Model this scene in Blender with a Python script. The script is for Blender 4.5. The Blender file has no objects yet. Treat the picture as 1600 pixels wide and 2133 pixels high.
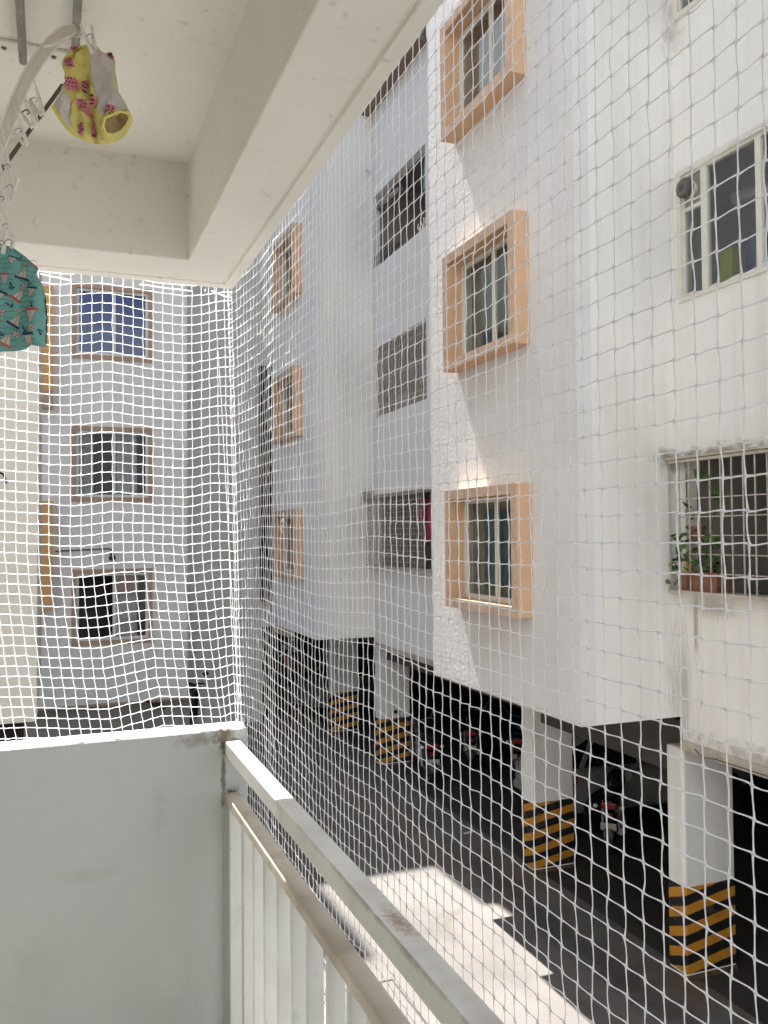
import bpy, bmesh, math, random
import numpy as np
from mathutils import Vector, Matrix
from mathutils.geometry import delaunay_2d_cdt
random.seed(7); rng = np.random.default_rng(7)
S = bpy.context.scene; COL = S.collection; PI = math.pi
# ------------------------------------------------------------------ camera, world, sun, exposure
FPX, CXP, CYP = 1780.0, 800.0, 1066.5
YAW, PITCH, ROLL = math.radians(21.32), math.radians(1.54), math.radians(-0.47)
FW = Vector((math.sin(YAW)*math.cos(PITCH), math.cos(YAW)*math.cos(PITCH), math.sin(PITCH)))
_r = Vector((math.cos(YAW), -math.sin(YAW), 0)); _u = _r.cross(FW)
RT = math.cos(ROLL)*_r + math.sin(ROLL)*_u
UP = -math.sin(ROLL)*_r + math.cos(ROLL)*_u
cd = bpy.data.cameras.new("camera"); cam = bpy.data.objects.new("camera", cd); COL.objects.link(cam)
cam.matrix_world = Matrix((RT, UP, -FW)).transposed().to_4x4()
cd.sensor_fit = 'HORIZONTAL'; cd.sensor_width = 36; cd.lens = 36*FPX/1600; cd.clip_start = .02; cd.clip_end = 600
S.camera = cam
SUNV = Vector((.027, -.528, -1.0)).normalized()          # direction the sunlight travels
W = bpy.data.worlds.new("World"); S.world = W; W.use_nodes = True
nt = W.node_tree; sky = nt.nodes.new("ShaderNodeTexSky"); sky.sky_type = 'NISHITA'; sky.sun_disc = False
sky.sun_elevation = math.asin(-SUNV.z); sky.sun_rotation = math.atan2(-SUNV.x, -SUNV.y)
sky.air_density = 1.0; sky.dust_density = 2.0; sky.ozone_density = 1.0
nt.links.new(sky.outputs[0], nt.nodes["Background"].inputs[0]); nt.nodes["Background"].inputs[1].default_value = .075
sl = bpy.data.lights.new("sun", 'SUN'); sl.energy = 5.0; sl.angle = math.radians(.5); sl.color = (1, .985, .955)
so = bpy.data.objects.new("sun", sl); COL.objects.link(so); so.rotation_euler = SUNV.to_track_quat('-Z', 'Y').to_euler()
so.location = (0, 0, 40)
S.view_settings.view_transform = 'Standard'; S.view_settings.look = 'None'; S.view_settings.gamma = 1
S.view_settings.exposure = 2.18
S.cycles.max_bounces = 10; S.cycles.diffuse_bounces = 7; S.cycles.transparent_max_bounces = 12
S.cycles.use_denoising = True

def at(px, py, ax, val):                                  # the point a photo pixel has on a plane of the place
    d = RT*((px-CXP)/FPX) - UP*((py-CYP)/FPX) + FW
    return d*(val/d[ax])
def pt(px, py, depth):
    return (RT*((px-CXP)/FPX) - UP*((py-CYP)/FPX) + FW)*depth
# ------------------------------------------------------------------ helpers
ORG = {}; GZ = -4.66
def tag(o, label, cat, group=None, kind=None):
    o['label'] = label; o['category'] = cat
    if group: o['group'] = group
    if kind: o['kind'] = kind
    return o
def thing(name, label, cat, loc=(0, 0, 0), group=None):
    o = bpy.data.objects.new(name, None); COL.objects.link(o); o.location = loc; o.empty_display_size = .1
    ORG[o.name] = Vector(loc); return tag(o, label, cat, group)
def children(o): return [c for c in bpy.data.objects if c.parent == o]
def copy_tree(o, parent=None):
    c = o.copy(); COL.objects.link(c)
    if parent: c.parent = parent
    for ch in children(o):
        if ch != c: copy_tree(ch, c)
    return c
class MB:
    def __init__(s): s.v = []; s.f = []
    def add(s, vs, fs):
        n = len(s.v); s.v += [tuple(p) for p in vs]; s.f += [tuple(i+n for i in f) for f in fs]; return s
    def box(s, x0, x1, y0, y1, z0, z1, M=None):
        vs = [Vector((x, y, z)) for z in (z0, z1) for y in (y0, y1) for x in (x0, x1)]
        if M: vs = [M @ p for p in vs]
        return s.add(vs, [(0, 2, 3, 1), (4, 5, 7, 6), (0, 1, 5, 4), (2, 6, 7, 3), (0, 4, 6, 2), (1, 3, 7, 5)])
    def bar(s, a, b, w, h, up=(0, 0, 1)):
        a, b = Vector(a), Vector(b); t = (b-a).normalized(); u = Vector(up)
        n = t.cross(u)
        if n.length < 1e-4: n = t.cross(Vector((1, 0, 0)))
        n.normalize(); m = n.cross(t)
        vs = [p+n*(i*w/2)+m*(j*h/2) for p in (a, b) for i, j in ((-1, -1), (1, -1), (1, 1), (-1, 1))]
        return s.add(vs, [(3, 2, 1, 0), (4, 5, 6, 7)]+[(i, (i+1) % 4, 4+(i+1) % 4, 4+i) for i in range(4)])
    def tube(s, pts, r, n=8, r2=None, nrm=None, cap=True):
        pts = [Vector(p) for p in pts]; N = len(pts); rr = r if hasattr(r, '__len__') else [r]*N
        prev = Vector(nrm) if nrm else None; vs = []
        for i, p in enumerate(pts):
            t = (pts[min(i+1, N-1)]-pts[max(i-1, 0)]).normalized()
            if prev is None: prev = t.orthogonal()
            a = (prev-t*prev.dot(t)).normalized(); b = t.cross(a)
            if not nrm: prev = a
            q = (r2 if r2 else rr[i])
            if r2: q = r2*rr[i]/max(rr)
            vs += [p+a*(q*math.cos(2*PI*k/n))+b*(rr[i]*math.sin(2*PI*k/n)) for k in range(n)]
        fs = [(i*n+k, i*n+(k+1) % n, (i+1)*n+(k+1) % n, (i+1)*n+k) for i in range(N-1) for k in range(n)]
        if cap: fs += [tuple(range(n-1, -1, -1)), tuple(range((N-1)*n, N*n))]
        return s.add(vs, fs)
    def cyl(s, a, b, r, n=16): return s.tube([a, b], r, n)
    def lathe(s, prof, c=(0, 0, 0), n=20, axis='z', cap=True):
        vs = []
        for r, h in prof:
            for k in range(n):
                x, y = r*math.cos(2*PI*k/n), r*math.sin(2*PI*k/n)
                p = (x, y, h) if axis == 'z' else ((h, x, y) if axis == 'x' else (y, h, x))
                vs.append(Vector(p)+Vector(c))
        N = len(prof)
        fs = [(i*n+k, i*n+(k+1) % n, (i+1)*n+(k+1) % n, (i+1)*n+k) for i in range(N-1) for k in range(n)]
        if cap: fs += [tuple(range(n-1, -1, -1)), tuple(range((N-1)*n, N*n))]
        return s.add(vs, fs)
    def ball(s, c, rx, ry, rz, n=14, m=9):
        return s.lathe_sc([(math.sin(PI*i/m), -math.cos(PI*i/m)) for i in range(m+1)], c, (rx, ry, rz), n)
    def lathe_sc(s, prof, c, sc, n):
        m = MB().lathe([(max(r, .001), h) for r, h in prof], n=n)
        return s.add([(c[0]+p[0]*sc[0], c[1]+p[1]*sc[1], c[2]+p[2]*sc[2]) for p in m.v], m.f)
    def loft(s, secs, cap=True):
        n = len(secs[0]); vs = [p for q in secs for p in q]; N = len(secs)
        fs = [(i*n+k, i*n+(k+1) % n, (i+1)*n+(k+1) % n, (i+1)*n+k) for i in range(N-1) for k in range(n)]
        if cap: fs += [tuple(range(n-1, -1, -1)), tuple(range((N-1)*n, N*n))]
        return s.add(vs, fs)
    def slab(s, ax, d0, d1, u0, u1, z0, z1, holes=()):     # upright slab with real openings; ax 0: faces X, u is Y
        us = sorted({u0, u1, *[min(max(h[i], u0), u1) for h in holes for i in (0, 1)]})
        zs = sorted({z0, z1, *[min(max(h[i], z0), z1) for h in holes for i in (2, 3)]})
        P = lambda d, u, z: (d, u, z) if ax == 0 else (u, d, z)
        def solid(i, j):
            if not (0 <= i < len(us)-1 and 0 <= j < len(zs)-1): return False
            u, z = (us[i]+us[i+1])/2, (zs[j]+zs[j+1])/2
            return not any(h[0] < u < h[1] and h[2] < z < h[3] for h in holes)
        for i in range(len(us)-1):
            for j in range(len(zs)-1):
                if not solid(i, j): continue
                a, b, c, d = us[i], us[i+1], zs[j], zs[j+1]
                s.add([P(d0, a, c), P(d0, b, c), P(d0, b, d), P(d0, a, d)], [(0, 1, 2, 3)])
                s.add([P(d1, a, c), P(d1, b, c), P(d1, b, d), P(d1, a, d)], [(3, 2, 1, 0)])
                for (di, dj, p, q) in ((-1, 0, (a, c), (a, d)), (1, 0, (b, c), (b, d)), (0, -1, (a, c), (b, c)), (0, 1, (a, d), (b, d))):
                    if not solid(i+di, j+dj):
                        s.add([P(d0, *p), P(d0, *q), P(d1, *q), P(d1, *p)], [(0, 1, 2, 3)])
        return s
    def build(s, name, mat, parent=None, smooth=False, bevel=0, weld=True, seg=2, solid=0, sub=0):
        off = Vector((0, 0, 0))
        if parent is not None: off = ORG.get(parent.name, off)
        me = bpy.data.meshes.new(name); me.from_pydata([tuple(Vector(p)-off) for p in s.v], [], s.f)
        bm = bmesh.new(); bm.from_mesh(me)
        if weld: bmesh.ops.remove_doubles(bm, verts=bm.verts, dist=1e-5)
        bmesh.ops.recalc_face_normals(bm, faces=bm.faces); bm.to_mesh(me); bm.free()
        if smooth:
            me.polygons.foreach_set('use_smooth', [True]*len(me.polygons))
            try: me.set_sharp_from_angle(angle=math.radians(45))
            except Exception: pass
        me.materials.append(mat)
        o = bpy.data.objects.new(name, me); COL.objects.link(o)
        if parent is not None: o.parent = parent; ORG[o.name] = off
        if solid:
            m = o.modifiers.new('solid', 'SOLIDIFY'); m.thickness = solid; m.offset = 0
        if sub:
            m = o.modifiers.new('sub', 'SUBSURF'); m.levels = sub; m.render_levels = sub
        if bevel:
            m = o.modifiers.new('bevel', 'BEVEL'); m.width = bevel; m.segments = seg; m.limit_method = 'ANGLE'; m.harden_normals = False
        return o
# ------------------------------------------------------------------ materials
def mat(name, col, rough=.8, var=.08, vs=2.5, bump=0., bs=60., streak=0., speck=0., metal=0., dirt=None, dirt_amt=0., ds=1.2, spec=.3, bump2=0., b2s=6., blots=(), org=(0, 0, 0)):
    m = bpy.data.materials.new(name); m.use_nodes = True; t = m.node_tree; N = t.nodes; L = t.links
    b = N["Principled BSDF"]; b.inputs["Roughness"].default_value = rough; b.inputs["Metallic"].default_value = metal
    b.inputs["Specular IOR Level"].default_value = spec
    tc = N.new("ShaderNodeTexCoord")
    def noise(scale, det=4., sc=None, dist=0.):
        n = N.new("ShaderNodeTexNoise"); n.inputs["Scale"].default_value = scale; n.inputs["Detail"].default_value = det
        n.inputs["Distortion"].default_value = dist
        if sc:
            mp = N.new("ShaderNodeMapping"); mp.inputs["Scale"].default_value = sc
            L.new(tc.outputs["Object"], mp.inputs[0]); L.new(mp.outputs[0], n.inputs[0])
        else: L.new(tc.outputs["Object"], n.inputs[0])
        return n.outputs[0]
    def ramp(sock, lo, hi, a=0., c=1.):
        r = N.new("ShaderNodeMapRange"); r.inputs[1].default_value = lo; r.inputs[2].default_value = hi
        r.inputs[3].default_value = a; r.inputs[4].default_value = c; L.new(sock, r.inputs[0]); return r.outputs[0]
    def mix(fac, c1, c2, mode='MIX'):
        x = N.new("ShaderNodeMix"); x.data_type = 'RGBA'; x.blend_type = mode
        if isinstance(fac, float): x.inputs[0].default_value = fac
        else: L.new(fac, x.inputs[0])
        for k, c in ((6, c1), (7, c2)):
            if isinstance(c, tuple): x.inputs[k].default_value = (*c[:3], 1)
            else: L.new(c, x.inputs[k])
        return x.outputs[2]
    col = tuple(col); dk = tuple(c*(1-2*var) for c in col)
    c = mix(ramp(noise(vs, 6.), .35, .65), dk, col) if var else None
    if c is None:
        c = mix(0., col, col)
    if streak:
        c = mix(ramp(noise(1.6, 5., (4., 4., .16)), .50, .82, 0., streak), c, dirt or (.16, .13, .09))
    if dirt_amt:
        c = mix(ramp(noise(ds, 8., None, .6), .52, .78, 0., dirt_amt), c, dirt or (.2, .17, .12))
    if speck:
        c = mix(ramp(noise(42., 3.), .66, .74, 0., speck), c, (.10, .08, .06))
        c = mix(ramp(noise(9., 8., None, 1.5), .66, .72, 0., speck*.6), c, (.16, .14, .10))
    for (ctr, rad, bc, amt, ns) in blots:                   # stains with a place and a ragged shape of their own
        mp = N.new("ShaderNodeMapping"); mp.inputs["Scale"].default_value = tuple(1/r for r in rad)
        mp.inputs["Location"].default_value = tuple(-(p-o)/r for p, o, r in zip(ctr, org, rad)); L.new(tc.outputs["Object"], mp.inputs[0])
        ln = N.new("ShaderNodeVectorMath"); ln.operation = 'LENGTH'; L.new(mp.outputs[0], ln.inputs[0])
        ma = N.new("ShaderNodeMath"); ma.operation = 'MULTIPLY_ADD'; ma.inputs[1].default_value = -.55; ma.inputs[2].default_value = .55; L.new(ln.outputs["Value"], ma.inputs[0])
        a2 = N.new("ShaderNodeMath"); a2.operation = 'ADD'; L.new(ma.outputs[0], a2.inputs[0]); L.new(noise(*ns) if isinstance(ns, tuple) else noise(ns, 8., None, .5), a2.inputs[1])
        c = mix(ramp(a2.outputs[0], .55, .95, 0., amt), c, bc)
    L.new(c, b.inputs["Base Color"])
    if bump or bump2:
        bp = N.new("ShaderNodeBump"); bp.inputs["Strength"].default_value = 1.0; bp.inputs["Distance"].default_value = bump
        L.new(noise(bs, 5.), bp.inputs["Height"])
        if bump2:
            b2 = N.new("ShaderNodeBump"); b2.inputs["Strength"].default_value = 1.; b2.inputs["Distance"].default_value = bump2
            L.new(noise(b2s, 4.), b2.inputs["Height"]); L.new(bp.outputs[0], b2.inputs["Normal"]); L.new(b2.outputs[0], b.inputs["Normal"])
        else: L.new(bp.outputs[0], b.inputs["Normal"])
    return m
def glass(name, tint, refl=.12):
    m = bpy.data.materials.new(name); m.use_nodes = True; t = m.node_tree; N = t.nodes; L = t.links
    N.remove(N["Principled BSDF"]); tr = N.new("ShaderNodeBsdfTransparent"); tr.inputs[0].default_value = (*tint, 1)
    gl = N.new("ShaderNodeBsdfGlossy"); gl.inputs["Roughness"].default_value = .02; gl.inputs[0].default_value = (.95, .97, 1, 1)
    lw = N.new("ShaderNodeLayerWeight"); lw.inputs[0].default_value = .5
    pw = N.new("ShaderNodeMath"); pw.operation = 'POWER'; pw.inputs[1].default_value = 4; L.new(lw.outputs["Facing"], pw.inputs[0])
    ad = N.new("ShaderNodeMath"); ad.operation = 'MULTIPLY_ADD'; ad.inputs[1].default_value = .9-refl; ad.inputs[2].default_value = refl; L.new(pw.outputs[0], ad.inputs[0]); ad.use_clamp = True
    mx = N.new("ShaderNodeMixShader"); L.new(ad.outputs[0], mx.inputs[0]); L.new(tr.outputs[0], mx.inputs[1]); L.new(gl.outputs[0], mx.inputs[2])
    L.new(mx.outputs[0], N["Material Output"].inputs[0]); return m
def stripes(name, c1, c2, period, kx, ky, X0, Y0, Z0):
    m = mat(name, c1, .6, .0); t = m.node_tree; N = t.nodes; L = t.links; b = N["Principled BSDF"]
    tc = N.new("ShaderNodeTexCoord"); dp = N.new("ShaderNodeVectorMath"); dp.operation = 'DOT_PRODUCT'
    dp.inputs[1].default_value = (-kx, ky, 1); L.new(tc.outputs["Object"], dp.inputs[0])
    a = N.new("ShaderNodeMath"); a.operation = 'ADD'; a.inputs[1].default_value = kx*X0-ky*Y0-Z0; L.new(dp.outputs["Value"], a.inputs[0])
    d = N.new("ShaderNodeMath"); d.operation = 'DIVIDE'; d.inputs[1].default_value = period; L.new(a.outputs[0], d.inputs[0])
    nz = N.new("ShaderNodeTexNoise"); nz.inputs["Scale"].default_value = 9; L.new(tc.outputs["Object"], nz.inputs[0])
    j = N.new("ShaderNodeMath"); j.operation = 'MULTIPLY_ADD'; j.inputs[1].default_value = .07; L.new(nz.outputs[0], j.inputs[0]); L.new(d.outputs[0], j.inputs[2])
    f = N.new("ShaderNodeMath"); f.operation = 'FRACT'; L.new(j.outputs[0], f.inputs[0])
    g = N.new("ShaderNodeMath"); g.operation = 'GREATER_THAN'; g.inputs[1].default_value = .5; L.new(f.outputs[0], g.inputs[0])
    n2 = N.new("ShaderNodeTexNoise"); n2.inputs["Scale"].default_value = 5; n2.inputs["Detail"].default_value = 8; L.new(tc.outputs["Object"], n2.inputs[0])
    x = N.new("ShaderNodeMix"); x.data_type = 'RGBA'; x.inputs[6].default_value = (*c1, 1); x.inputs[7].default_value = (*c2, 1); L.new(g.outputs[0], x.inputs[0])
    mr = N.new("ShaderNodeMapRange"); mr.inputs[1].default_value = .56; mr.inputs[2].default_value = .72; mr.inputs[3].default_value = 0; mr.inputs[4].default_value = .55; L.new(n2.outputs[0], mr.inputs[0])
    y = N.new("ShaderNodeMix"); y.data_type = 'RGBA'; y.inputs[7].default_value = (.12, .08, .05, 1); L.new(mr.outputs[0], y.inputs[0]); L.new(x.outputs[2], y.inputs[6])
    L.new(y.outputs[2], b.inputs["Base Color"]); return m

M = {
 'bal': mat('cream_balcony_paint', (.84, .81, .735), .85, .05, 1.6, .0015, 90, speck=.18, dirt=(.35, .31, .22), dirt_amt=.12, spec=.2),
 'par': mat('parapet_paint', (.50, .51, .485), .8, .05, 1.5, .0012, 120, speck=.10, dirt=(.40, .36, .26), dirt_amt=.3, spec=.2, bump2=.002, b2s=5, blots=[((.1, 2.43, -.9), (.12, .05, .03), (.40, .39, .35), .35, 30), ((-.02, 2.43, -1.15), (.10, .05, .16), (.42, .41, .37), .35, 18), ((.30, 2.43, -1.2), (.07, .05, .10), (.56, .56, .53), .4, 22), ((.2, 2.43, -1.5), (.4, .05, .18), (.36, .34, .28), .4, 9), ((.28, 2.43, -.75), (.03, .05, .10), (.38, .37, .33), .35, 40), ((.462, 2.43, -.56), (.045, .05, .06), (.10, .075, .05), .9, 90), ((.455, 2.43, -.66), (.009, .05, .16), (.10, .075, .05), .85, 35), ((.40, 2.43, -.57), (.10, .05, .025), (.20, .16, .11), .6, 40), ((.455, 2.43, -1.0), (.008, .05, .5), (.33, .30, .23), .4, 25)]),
 'rail': mat('rail_paint', (.72, .71, .66), .55, .05, 4, .0005, 80, speck=.12, dirt=(.30, .26, .2), dirt_amt=.35, ds=5, spec=.35, org=(.48, 1.0, -1.62), blots=[((.487, 1.20, -.578), (.022, .07, .03), (.26, .13, .07), .7, 110), ((.462, 1.25, -.58), (.003, .5, .010), (.20, .15, .10), .6, 22), ((.483, 1.9, -.578), (.03, .35, .01), (.48, .45, .40), .4, 30), ((.483, .8, -.578), (.03, .5, .01), (.45, .41, .35), .4, 24)]),
 'dust': mat('dusty_rail_paint', (.62, .55, .46), .8, .12, 5, .0005, 80, dirt=(.25, .18, .11), dirt_amt=.6, ds=7),
 'white': mat('rough_white_plaster', (.74, .735, .725), .9, .04, 1.2, .008, 22, streak=.22, dirt=(.45, .42, .36), spec=.15, bump2=.0035, b2s=16, org=(5.5, 9, GZ), blots=[((4.9, 9.0, -1.25), (.3, .8, .35), (.60, .56, .50), .5, (30., 4., (4., 4., .3))), ((4.9, 9.1, 1.75), (.3, .8, .35), (.62, .58, .52), .5, (30., 4., (4., 4., .3))), ((4.9, 8.8, 4.8), (.3, .8, .3), (.62, .58, .52), .5, (30., 4., (4., 4., .3))), ((4.9, 9.5, -1.92), (.3, 3, .10), (.45, .40, .34), .5, 8), ((4.9, 7.7, 1.2), (.3, .45, .6), (.70, .69, .66), .6, 4), ((4.9, 10.2, 3.2), (.3, .5, .8), (.70, .69, .67), .5, 4), ((4.9, 10.7, 0), (.2, .04, 6), (.55, .52, .47), .45, 6)]),
 'white2': mat('smooth_white_plaster', (.755, .745, .715), .9, .03, .9, .002, 30, streak=.12, dirt=(.42, .40, .35), spec=.15),
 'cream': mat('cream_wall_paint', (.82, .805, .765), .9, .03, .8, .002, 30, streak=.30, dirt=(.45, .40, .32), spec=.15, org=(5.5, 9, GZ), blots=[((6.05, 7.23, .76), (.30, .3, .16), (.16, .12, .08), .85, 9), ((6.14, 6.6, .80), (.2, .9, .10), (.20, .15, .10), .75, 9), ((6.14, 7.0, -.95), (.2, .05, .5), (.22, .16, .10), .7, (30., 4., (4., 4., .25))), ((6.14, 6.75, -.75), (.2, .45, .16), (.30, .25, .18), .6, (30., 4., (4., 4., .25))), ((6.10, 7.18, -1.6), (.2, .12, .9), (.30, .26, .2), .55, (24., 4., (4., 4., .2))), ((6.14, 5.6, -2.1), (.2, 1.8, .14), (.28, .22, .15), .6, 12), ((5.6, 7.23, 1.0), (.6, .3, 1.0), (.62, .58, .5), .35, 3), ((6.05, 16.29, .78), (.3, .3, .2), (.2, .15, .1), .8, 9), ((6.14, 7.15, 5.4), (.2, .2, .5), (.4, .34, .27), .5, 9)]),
 'grey': mat('grey_white_wall_paint', (.71, .70, .675), .9, .03, .8, .002, 30, streak=.10, dirt=(.35, .33, .3), spec=.15),
 'greyd': mat('darker_grey_wall_paint', (.72, .71, .68), .9, .04, .8, .002, 30, streak=.12, dirt=(.25, .23, .2), spec=.15),
 'orange': mat('orange_window_paint', (.64, .415, .255), .8, .05, 2.5, .0015, 40, dirt=(.42, .33, .25), dirt_amt=.35, ds=3, spec=.2),
 'orange_d': mat('weathered_orange_paint', (.54, .385, .28), .85, .12, 9, .002, 30, dirt=(.30, .24, .20), dirt_amt=.7, ds=11, spec=.2),
 'brown': mat('brown_window_paint', (.44, .31, .23), .8, .08, 4, .001, 40, spec=.2),
 'alu': mat('cream_window_frame', (.70, .67, .58), .45, .03, 5, spec=.4),
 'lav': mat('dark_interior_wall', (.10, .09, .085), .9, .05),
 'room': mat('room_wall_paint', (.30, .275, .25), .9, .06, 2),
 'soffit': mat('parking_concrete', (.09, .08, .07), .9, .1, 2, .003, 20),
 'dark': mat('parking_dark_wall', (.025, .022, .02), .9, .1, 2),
 'navy': mat('navy_painted_reflection', (.035, .055, .17), .12, .05, 3, spec=.6),  # blue sky reflection put into the pane colour
 'pane': glass('window_glass', (.78, .82, .82), .09),
 'pane_b': glass('clear_window_glass', (.85, .87, .87), .02),
 'pane2': glass('reflecting_window_glass', (.5, .55, .55), .22),
 'curtain': mat('dark_green_curtain', (.15, .19, .16), .9, .15, 6),
 'curtain_w': mat('pale_curtain', (.50, .50, .50), .9, .1, 6),
 'grille': mat('grille_paint', (.52, .47, .40), .6, .12, 12, dirt=(.2, .12, .07), dirt_amt=.4, ds=14),
 'net': None,
 'steel': mat('dull_steel', (.36, .33, .30), .4, .15, 30, metal=.6),
 'plastic': mat('ivory_plastic', (.84, .81, .74), .4, .02, 9, spec=.4),
 'strap': mat('brown_strap', (.16, .125, .095), .8, .1, 20),
 'black': mat('black_rubber', (.018, .018, .019), .7, .1, 8),
 'bpaint': mat('black_bike_paint', (.02, .02, .023), .25, .05, 8, spec=.5),
 'chrome': mat('bike_metal', (.22, .22, .22), .4, .05, 8, metal=.9),
 'redlens': mat('red_tail_lens', (.30, .012, .02), .2, 0, spec=.5),
 'plate': mat('number_plate', (.5, .47, .38), .5, .06, 30),
 'carw': mat('shade_darkened_car_paint', (.33, .315, .285), .45, .08, 3, spec=.4),  # white paint darkened to imitate the dim parking level
 'cars': mat('grey_car_paint', (.20, .20, .205), .3, .04, 3, metal=.3, spec=.5),
 'carg': mat('car_window', (.012, .013, .015), .08, 0, spec=.6),
 'terra': mat('terracotta', (.23, .105, .07), .85, .1, 12),
 'leaf': mat('leaf_green', (.10, .19, .05), .55, .3, 14),
 'leafy': mat('yellow_leaf', (.55, .40, .04), .6, .15, 14),
 'rust': mat('rusty_brown', (.17, .075, .04), .9, .2, 10),
}
def translucent(name, col, fac=.35):
    m = mat(name, col, .8, .05, 8, .0004, 300, spec=.15); t = m.node_tree; N = t.nodes; L = t.links
    tl = N.new("ShaderNodeBsdfTranslucent"); tl.inputs[0].default_value = (*col, 1); mx = N.new("ShaderNodeMixShader"); mx.inputs[0].default_value = fac
    L.new(N["Principled BSDF"].outputs[0], mx.inputs[1]); L.new(tl.outputs[0], mx.inputs[2]); L.new(mx.outputs[0], N["Material Output"].inputs[0]); return m
M['net'] = translucent('net_cord', (.96, .96, .96), .68)
# ------------------------------------------------------------------ ground
gm = mat('worn_concrete_ground', (.145, .131, .120), .9, .12, .7, .004, 25, dirt=(.07, .058, .048), dirt_amt=.7, ds=1.3, speck=.3, spec=.2, blots=[((6.4, 7.2, GZ), (.9, .7, 1), (.14, .08, .045), .7, 5), ((6.4, 10.3, GZ), (.9, .7, 1), (.13, .08, .05), .6, 5), ((5.6, 9.0, GZ), (.35, 5, 1), (.05, .045, .04), .6, 3), ((5.3, 14, GZ), (.5, 5, 1), (.17, .14, .11), .5, 3), ((3.9, 6.8, GZ), (.5, .35, 1), (.07, .06, .05), .5, 6)])
g = MB().add([(-120, -120, GZ), (120, -120, GZ), (120, 160, GZ), (-120, 160, GZ)], [(0, 1, 2, 3)]).build('ground', gm); g['kind'] = 'structure'
# ------------------------------------------------------------------ our balcony
BX0, BXI, BXO = -.78, .346, .512
BYI, BYO = 2.322, 2.551
ZCE, ZB = 1.011, .745
balc = thing('balcony', 'cream painted balcony with a beamed ceiling and a solid end parapet, seen from inside', 'balcony')
def steps(name, xs, ys, zf, ztop):
    m = MB()
    for i in range(len(xs)-1):
        for j in range(len(ys)-1):
            z = zf(i, j)
            if z is None: continue
            a, b, c, d = xs[i], xs[i+1], ys[j], ys[j+1]
            m.add([(a, c, z), (b, c, z), (b, d, z), (a, d, z)], [(0, 3, 2, 1)])
            m.add([(a, c, ztop), (b, c, ztop), (b, d, ztop), (a, d, ztop)], [(0, 1, 2, 3)])
            for di, dj, p, q in ((-1, 0, (a, c), (a, d)), (1, 0, (b, c), (b, d)), (0, -1, (a, c), (b, c)), (0, 1, (a, d), (b, d))):
                ii, jj = i+di, j+dj
                z2 = zf(ii, jj) if 0 <= ii < len(xs)-1 and 0 <= jj < len(ys)-1 else None
                hi = ztop if z2 is None else z2
                if hi > z: m.add([(*p, z), (*q, z), (*q, hi), (*p, hi)], [(0, 1, 2, 3)])
    return m.build(name, M['bal'], balc, bevel=.004)
XS = [BX0, BXI, .470, .481, BXO]; YS = [-3.3, BYI, 2.500, 2.511, BYO]
def zbeam(i, j):
    if i == 0 and j == 0: return None
    if (i == 2 and j <= 2) or (j == 2 and i <= 2): return ZB+.009
    return ZB
steps('beam', XS, YS, zbeam, 1.12)
MB().box(BX0, BXI, -3.3, BYI, ZCE, 1.12).build('ceiling', M['bal'], balc)
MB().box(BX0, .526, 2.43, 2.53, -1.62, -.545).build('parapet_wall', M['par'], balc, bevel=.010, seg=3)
MB().box(BX0-.15, BX0, -3.45, 2.53, -1.75, 1.12).build('house_wall', M['bal'], balc)
MB().box(BX0, .53, -3.45, -3.3, -1.62, 1.12).build('house_wall', M['bal'], balc)
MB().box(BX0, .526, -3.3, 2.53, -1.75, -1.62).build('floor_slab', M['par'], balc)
MB().box(-7, BXO-.004, -4, BYO-.004, 1.122, 12.8).build('upper_storeys', M['cream'], balc)
MB().box(-7, BX0-.16, -4, BYO-.1, -1.9, 1.118).build('flat_wall', M['cream'], balc)
MB().box(-3.2, -3.0, BYO-.1, 10.6, -2.1, 12.8).build('added_well_wall', M['cream'], balc)  # unseen wall added to keep bright sky out of window reflections
# a sprig of dry weed
m = MB()
for k in range(9):
    b0 = Vector((.468+k*.003, 2.425, -.722)); m.tube([b0, b0+Vector((random.uniform(-.02, .02), -.006, random.uniform(.006, .022)))], [.0011, .0004], 5)
tag(m.build('dry_weed', M['strap']), 'tuft of dry brown weed growing where the lower rail meets the parapet', 'weed')
# ------------------------------------------------------------------ railing
rl = thing('balcony_railing', 'white painted steel balcony railing with square rails and upright bars', 'railing', (.48, 1.0, -1.62))
MB().box(.460, .502, -3.29, 2.43, -.619, -.578).build('top_rail', M['rail'], rl, bevel=.003)
MB().box(.461, .501, -3.29, 2.4295, -.755, -.722).build('lower_rail', M['dust'], rl, bevel=.008, seg=3)
ys = [at(x, 1950, 0, .462).y for x in (478, 506, 527, 549.5, 577.5, 606, 639, 681, 724)]
while ys[-1] > -3.1: ys.append(ys[-1]-.098)
for y in ys:
    MB().box(.4645, .4965, y, y+.018, -1.62, -.7545).build('baluster', M['rail'], rl, bevel=.002)
# ------------------------------------------------------------------ safety net
net = thing('safety_net', 'white knotted cord safety net stretched round two open sides of the balcony', 'net', (.54, 2.57, .75))
CELL = .0284
def tubes(P, Nn, R, nside=5):
    # P (lines, pts, 3): parallel strands; Nn panel normal; R (pts) radius per point
    T = np.gradient(P, axis=1); T /= np.linalg.norm(T, axis=2, keepdims=True)+1e-12
    A = Nn - T*(T@Nn)[..., None]; A /= np.linalg.norm(A, axis=2, keepdims=True); B = np.cross(T, A)
    ang = 2*PI*np.arange(nside)/nside
    V = P[:, :, None, :] + R[None, :, None, None]*(A[:, :, None, :]*np.cos(ang)[:, None]+B[:, :, None, :]*np.sin(ang)[:, None])
    l, p = P.shape[:2]; idx = np.arange(l*p*nside).reshape(l, p, nside)
    a = idx[:, :-1]; b = idx[:, 1:]
    F = np.stack([a, np.roll(a, -1, 2), np.roll(b, -1, 2), b], -1).reshape(-1, 4)
    return V.reshape(-1, 3), F
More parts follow.
